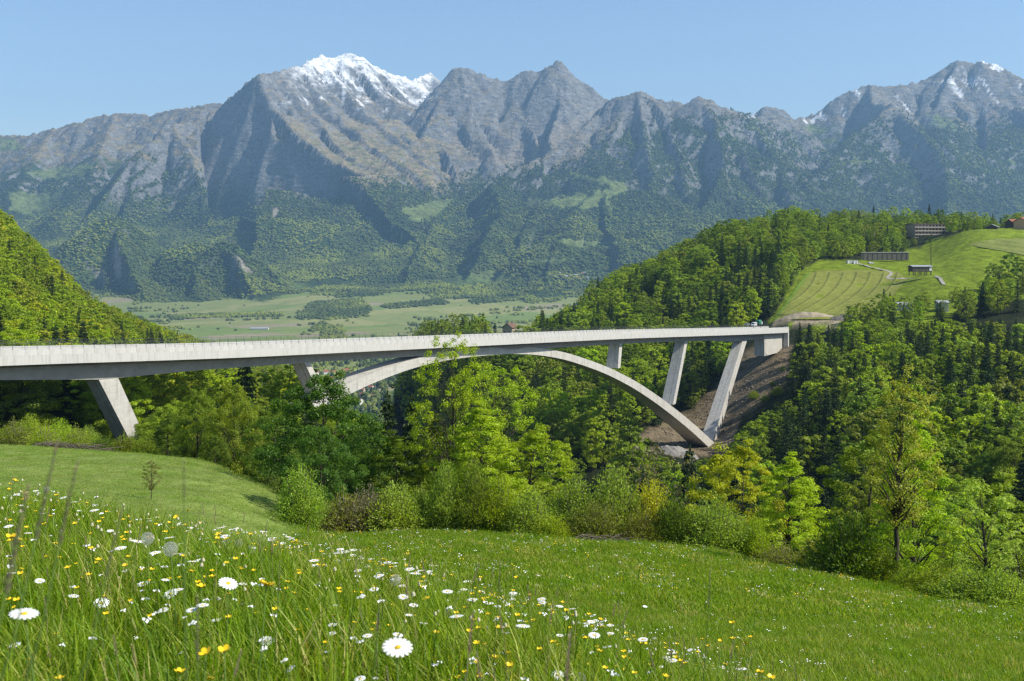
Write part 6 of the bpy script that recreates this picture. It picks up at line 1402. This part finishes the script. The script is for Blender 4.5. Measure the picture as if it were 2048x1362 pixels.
scatter_small('near_white_umbels', [su_], 900, 1.7, 12, lambda px, X, Y: in_mead(px, X, Y) & (px < 1150 + 60 * Y), .5, 1.05, -.01, 'tiny white flower clusters scattered in the near grass', .6, px0=-60, px1=1900, tilt=.15)
scatter_small('near_small_flowers', [sb_, sb_, sb_, sk_, sd_, sk_], 1500, 2.7, 9, lambda px, X, Y: in_mead(px, X, Y) & (px < 1150 + 60 * Y), .5, .85, -.01, 'scattered small buttercups, buds and daisies in the near grass', .6, px0=-60, px1=1650, tilt=.15)
def dots(cnt, spread, rad, mat, nm):
    q = MB(); r0 = random.Random(cnt)
    for _ in range(cnt):
        a = r0.random() * 6.283; d = spread * math.sqrt(r0.random()); c_ = (math.cos(a) * d, math.sin(a) * d, r0.uniform(-.03, .05)); rr_ = rad * r0.uniform(.6, 1.2)
        b = len(q.v); q.v += [(c_[0] + rr_ * math.cos(1.0472 * k), c_[1] + rr_ * math.sin(1.0472 * k) * .9, c_[2] + r0.uniform(-.2, .2) * rr_) for k in range(6)]; q.f.append(tuple(b + k for k in range(6)))
    me = q.mesh(nm); me.materials.append(mat); return me
dw = dots(3, .10, .024, m_petal, 'white_dots'); dw1 = dots(1, .01, .026, m_petal, 'white_dot'); dy = dots(4, .16, .020, m_yel, 'yellow_dots'); dy1 = dots(2, .1, .022, m_yel, 'yellow_dot'); ds = dots(5, .16, .022, m_seed, 'sorrel_dots')
scatter_small('meadow_flowers', [dw, dw1, dw1, dy1, dw1], 2800, 9, 40, clump, .30, .65, .27, 'white and yellow flower heads scattered over the sloping meadow', .8, zvar=.15)
scatter_small('far_meadow_flowers', [dw, dw1, dy, dw1, ds], 3200, 34, 66, clump, .8, 1.4, .25, 'tiny white and yellow flower heads at the far meadow edge', 1.0, px0=560, zvar=.15)
HAZE_D = 5.2e-5
# ------------------------------------------------------------------ the air
m, N, L = newmat('haze_air')
pv = N.new('ShaderNodeVolumePrincipled'); pv.inputs['Color'].default_value = (.38, .68, 1.0, 1); pv.inputs['Density'].default_value = HAZE_D
pv.inputs['Anisotropy'].default_value = .15
o = N.new('ShaderNodeOutputMaterial'); L.new(pv.outputs[0], o.inputs['Volume'])
q = MB(); q.box((0, 6600, 735), (26000, 14000, 2150)); hz = q.build('haze', m); tag(hz, 'pale blue summer haze in the valley air', 'haze', kind='stuff')
del hz['category']

# look-alikes that share a description are told apart by their order across the picture
ORD = ['first', 'second', 'third', 'fourth', 'fifth', 'sixth', 'seventh', 'eighth', 'ninth', 'tenth', 'eleventh', 'twelfth', 'thirteenth', 'fourteenth', 'fifteenth', 'sixteenth']
same = {}
for o in COL.objects:
    if o.parent is None and o.get('category') and o.get('label'): same.setdefault(o['label'], []).append(o)
for lab, lst in same.items():
    if 1 < len(lst) <= len(ORD) and len(lab.split()) <= 13:
        for k, o in enumerate(sorted(lst, key=lambda o: o.location.x / max(o.location.y, .1))): o['label'] = lab + ', ' + ORD[k] + ' from left'
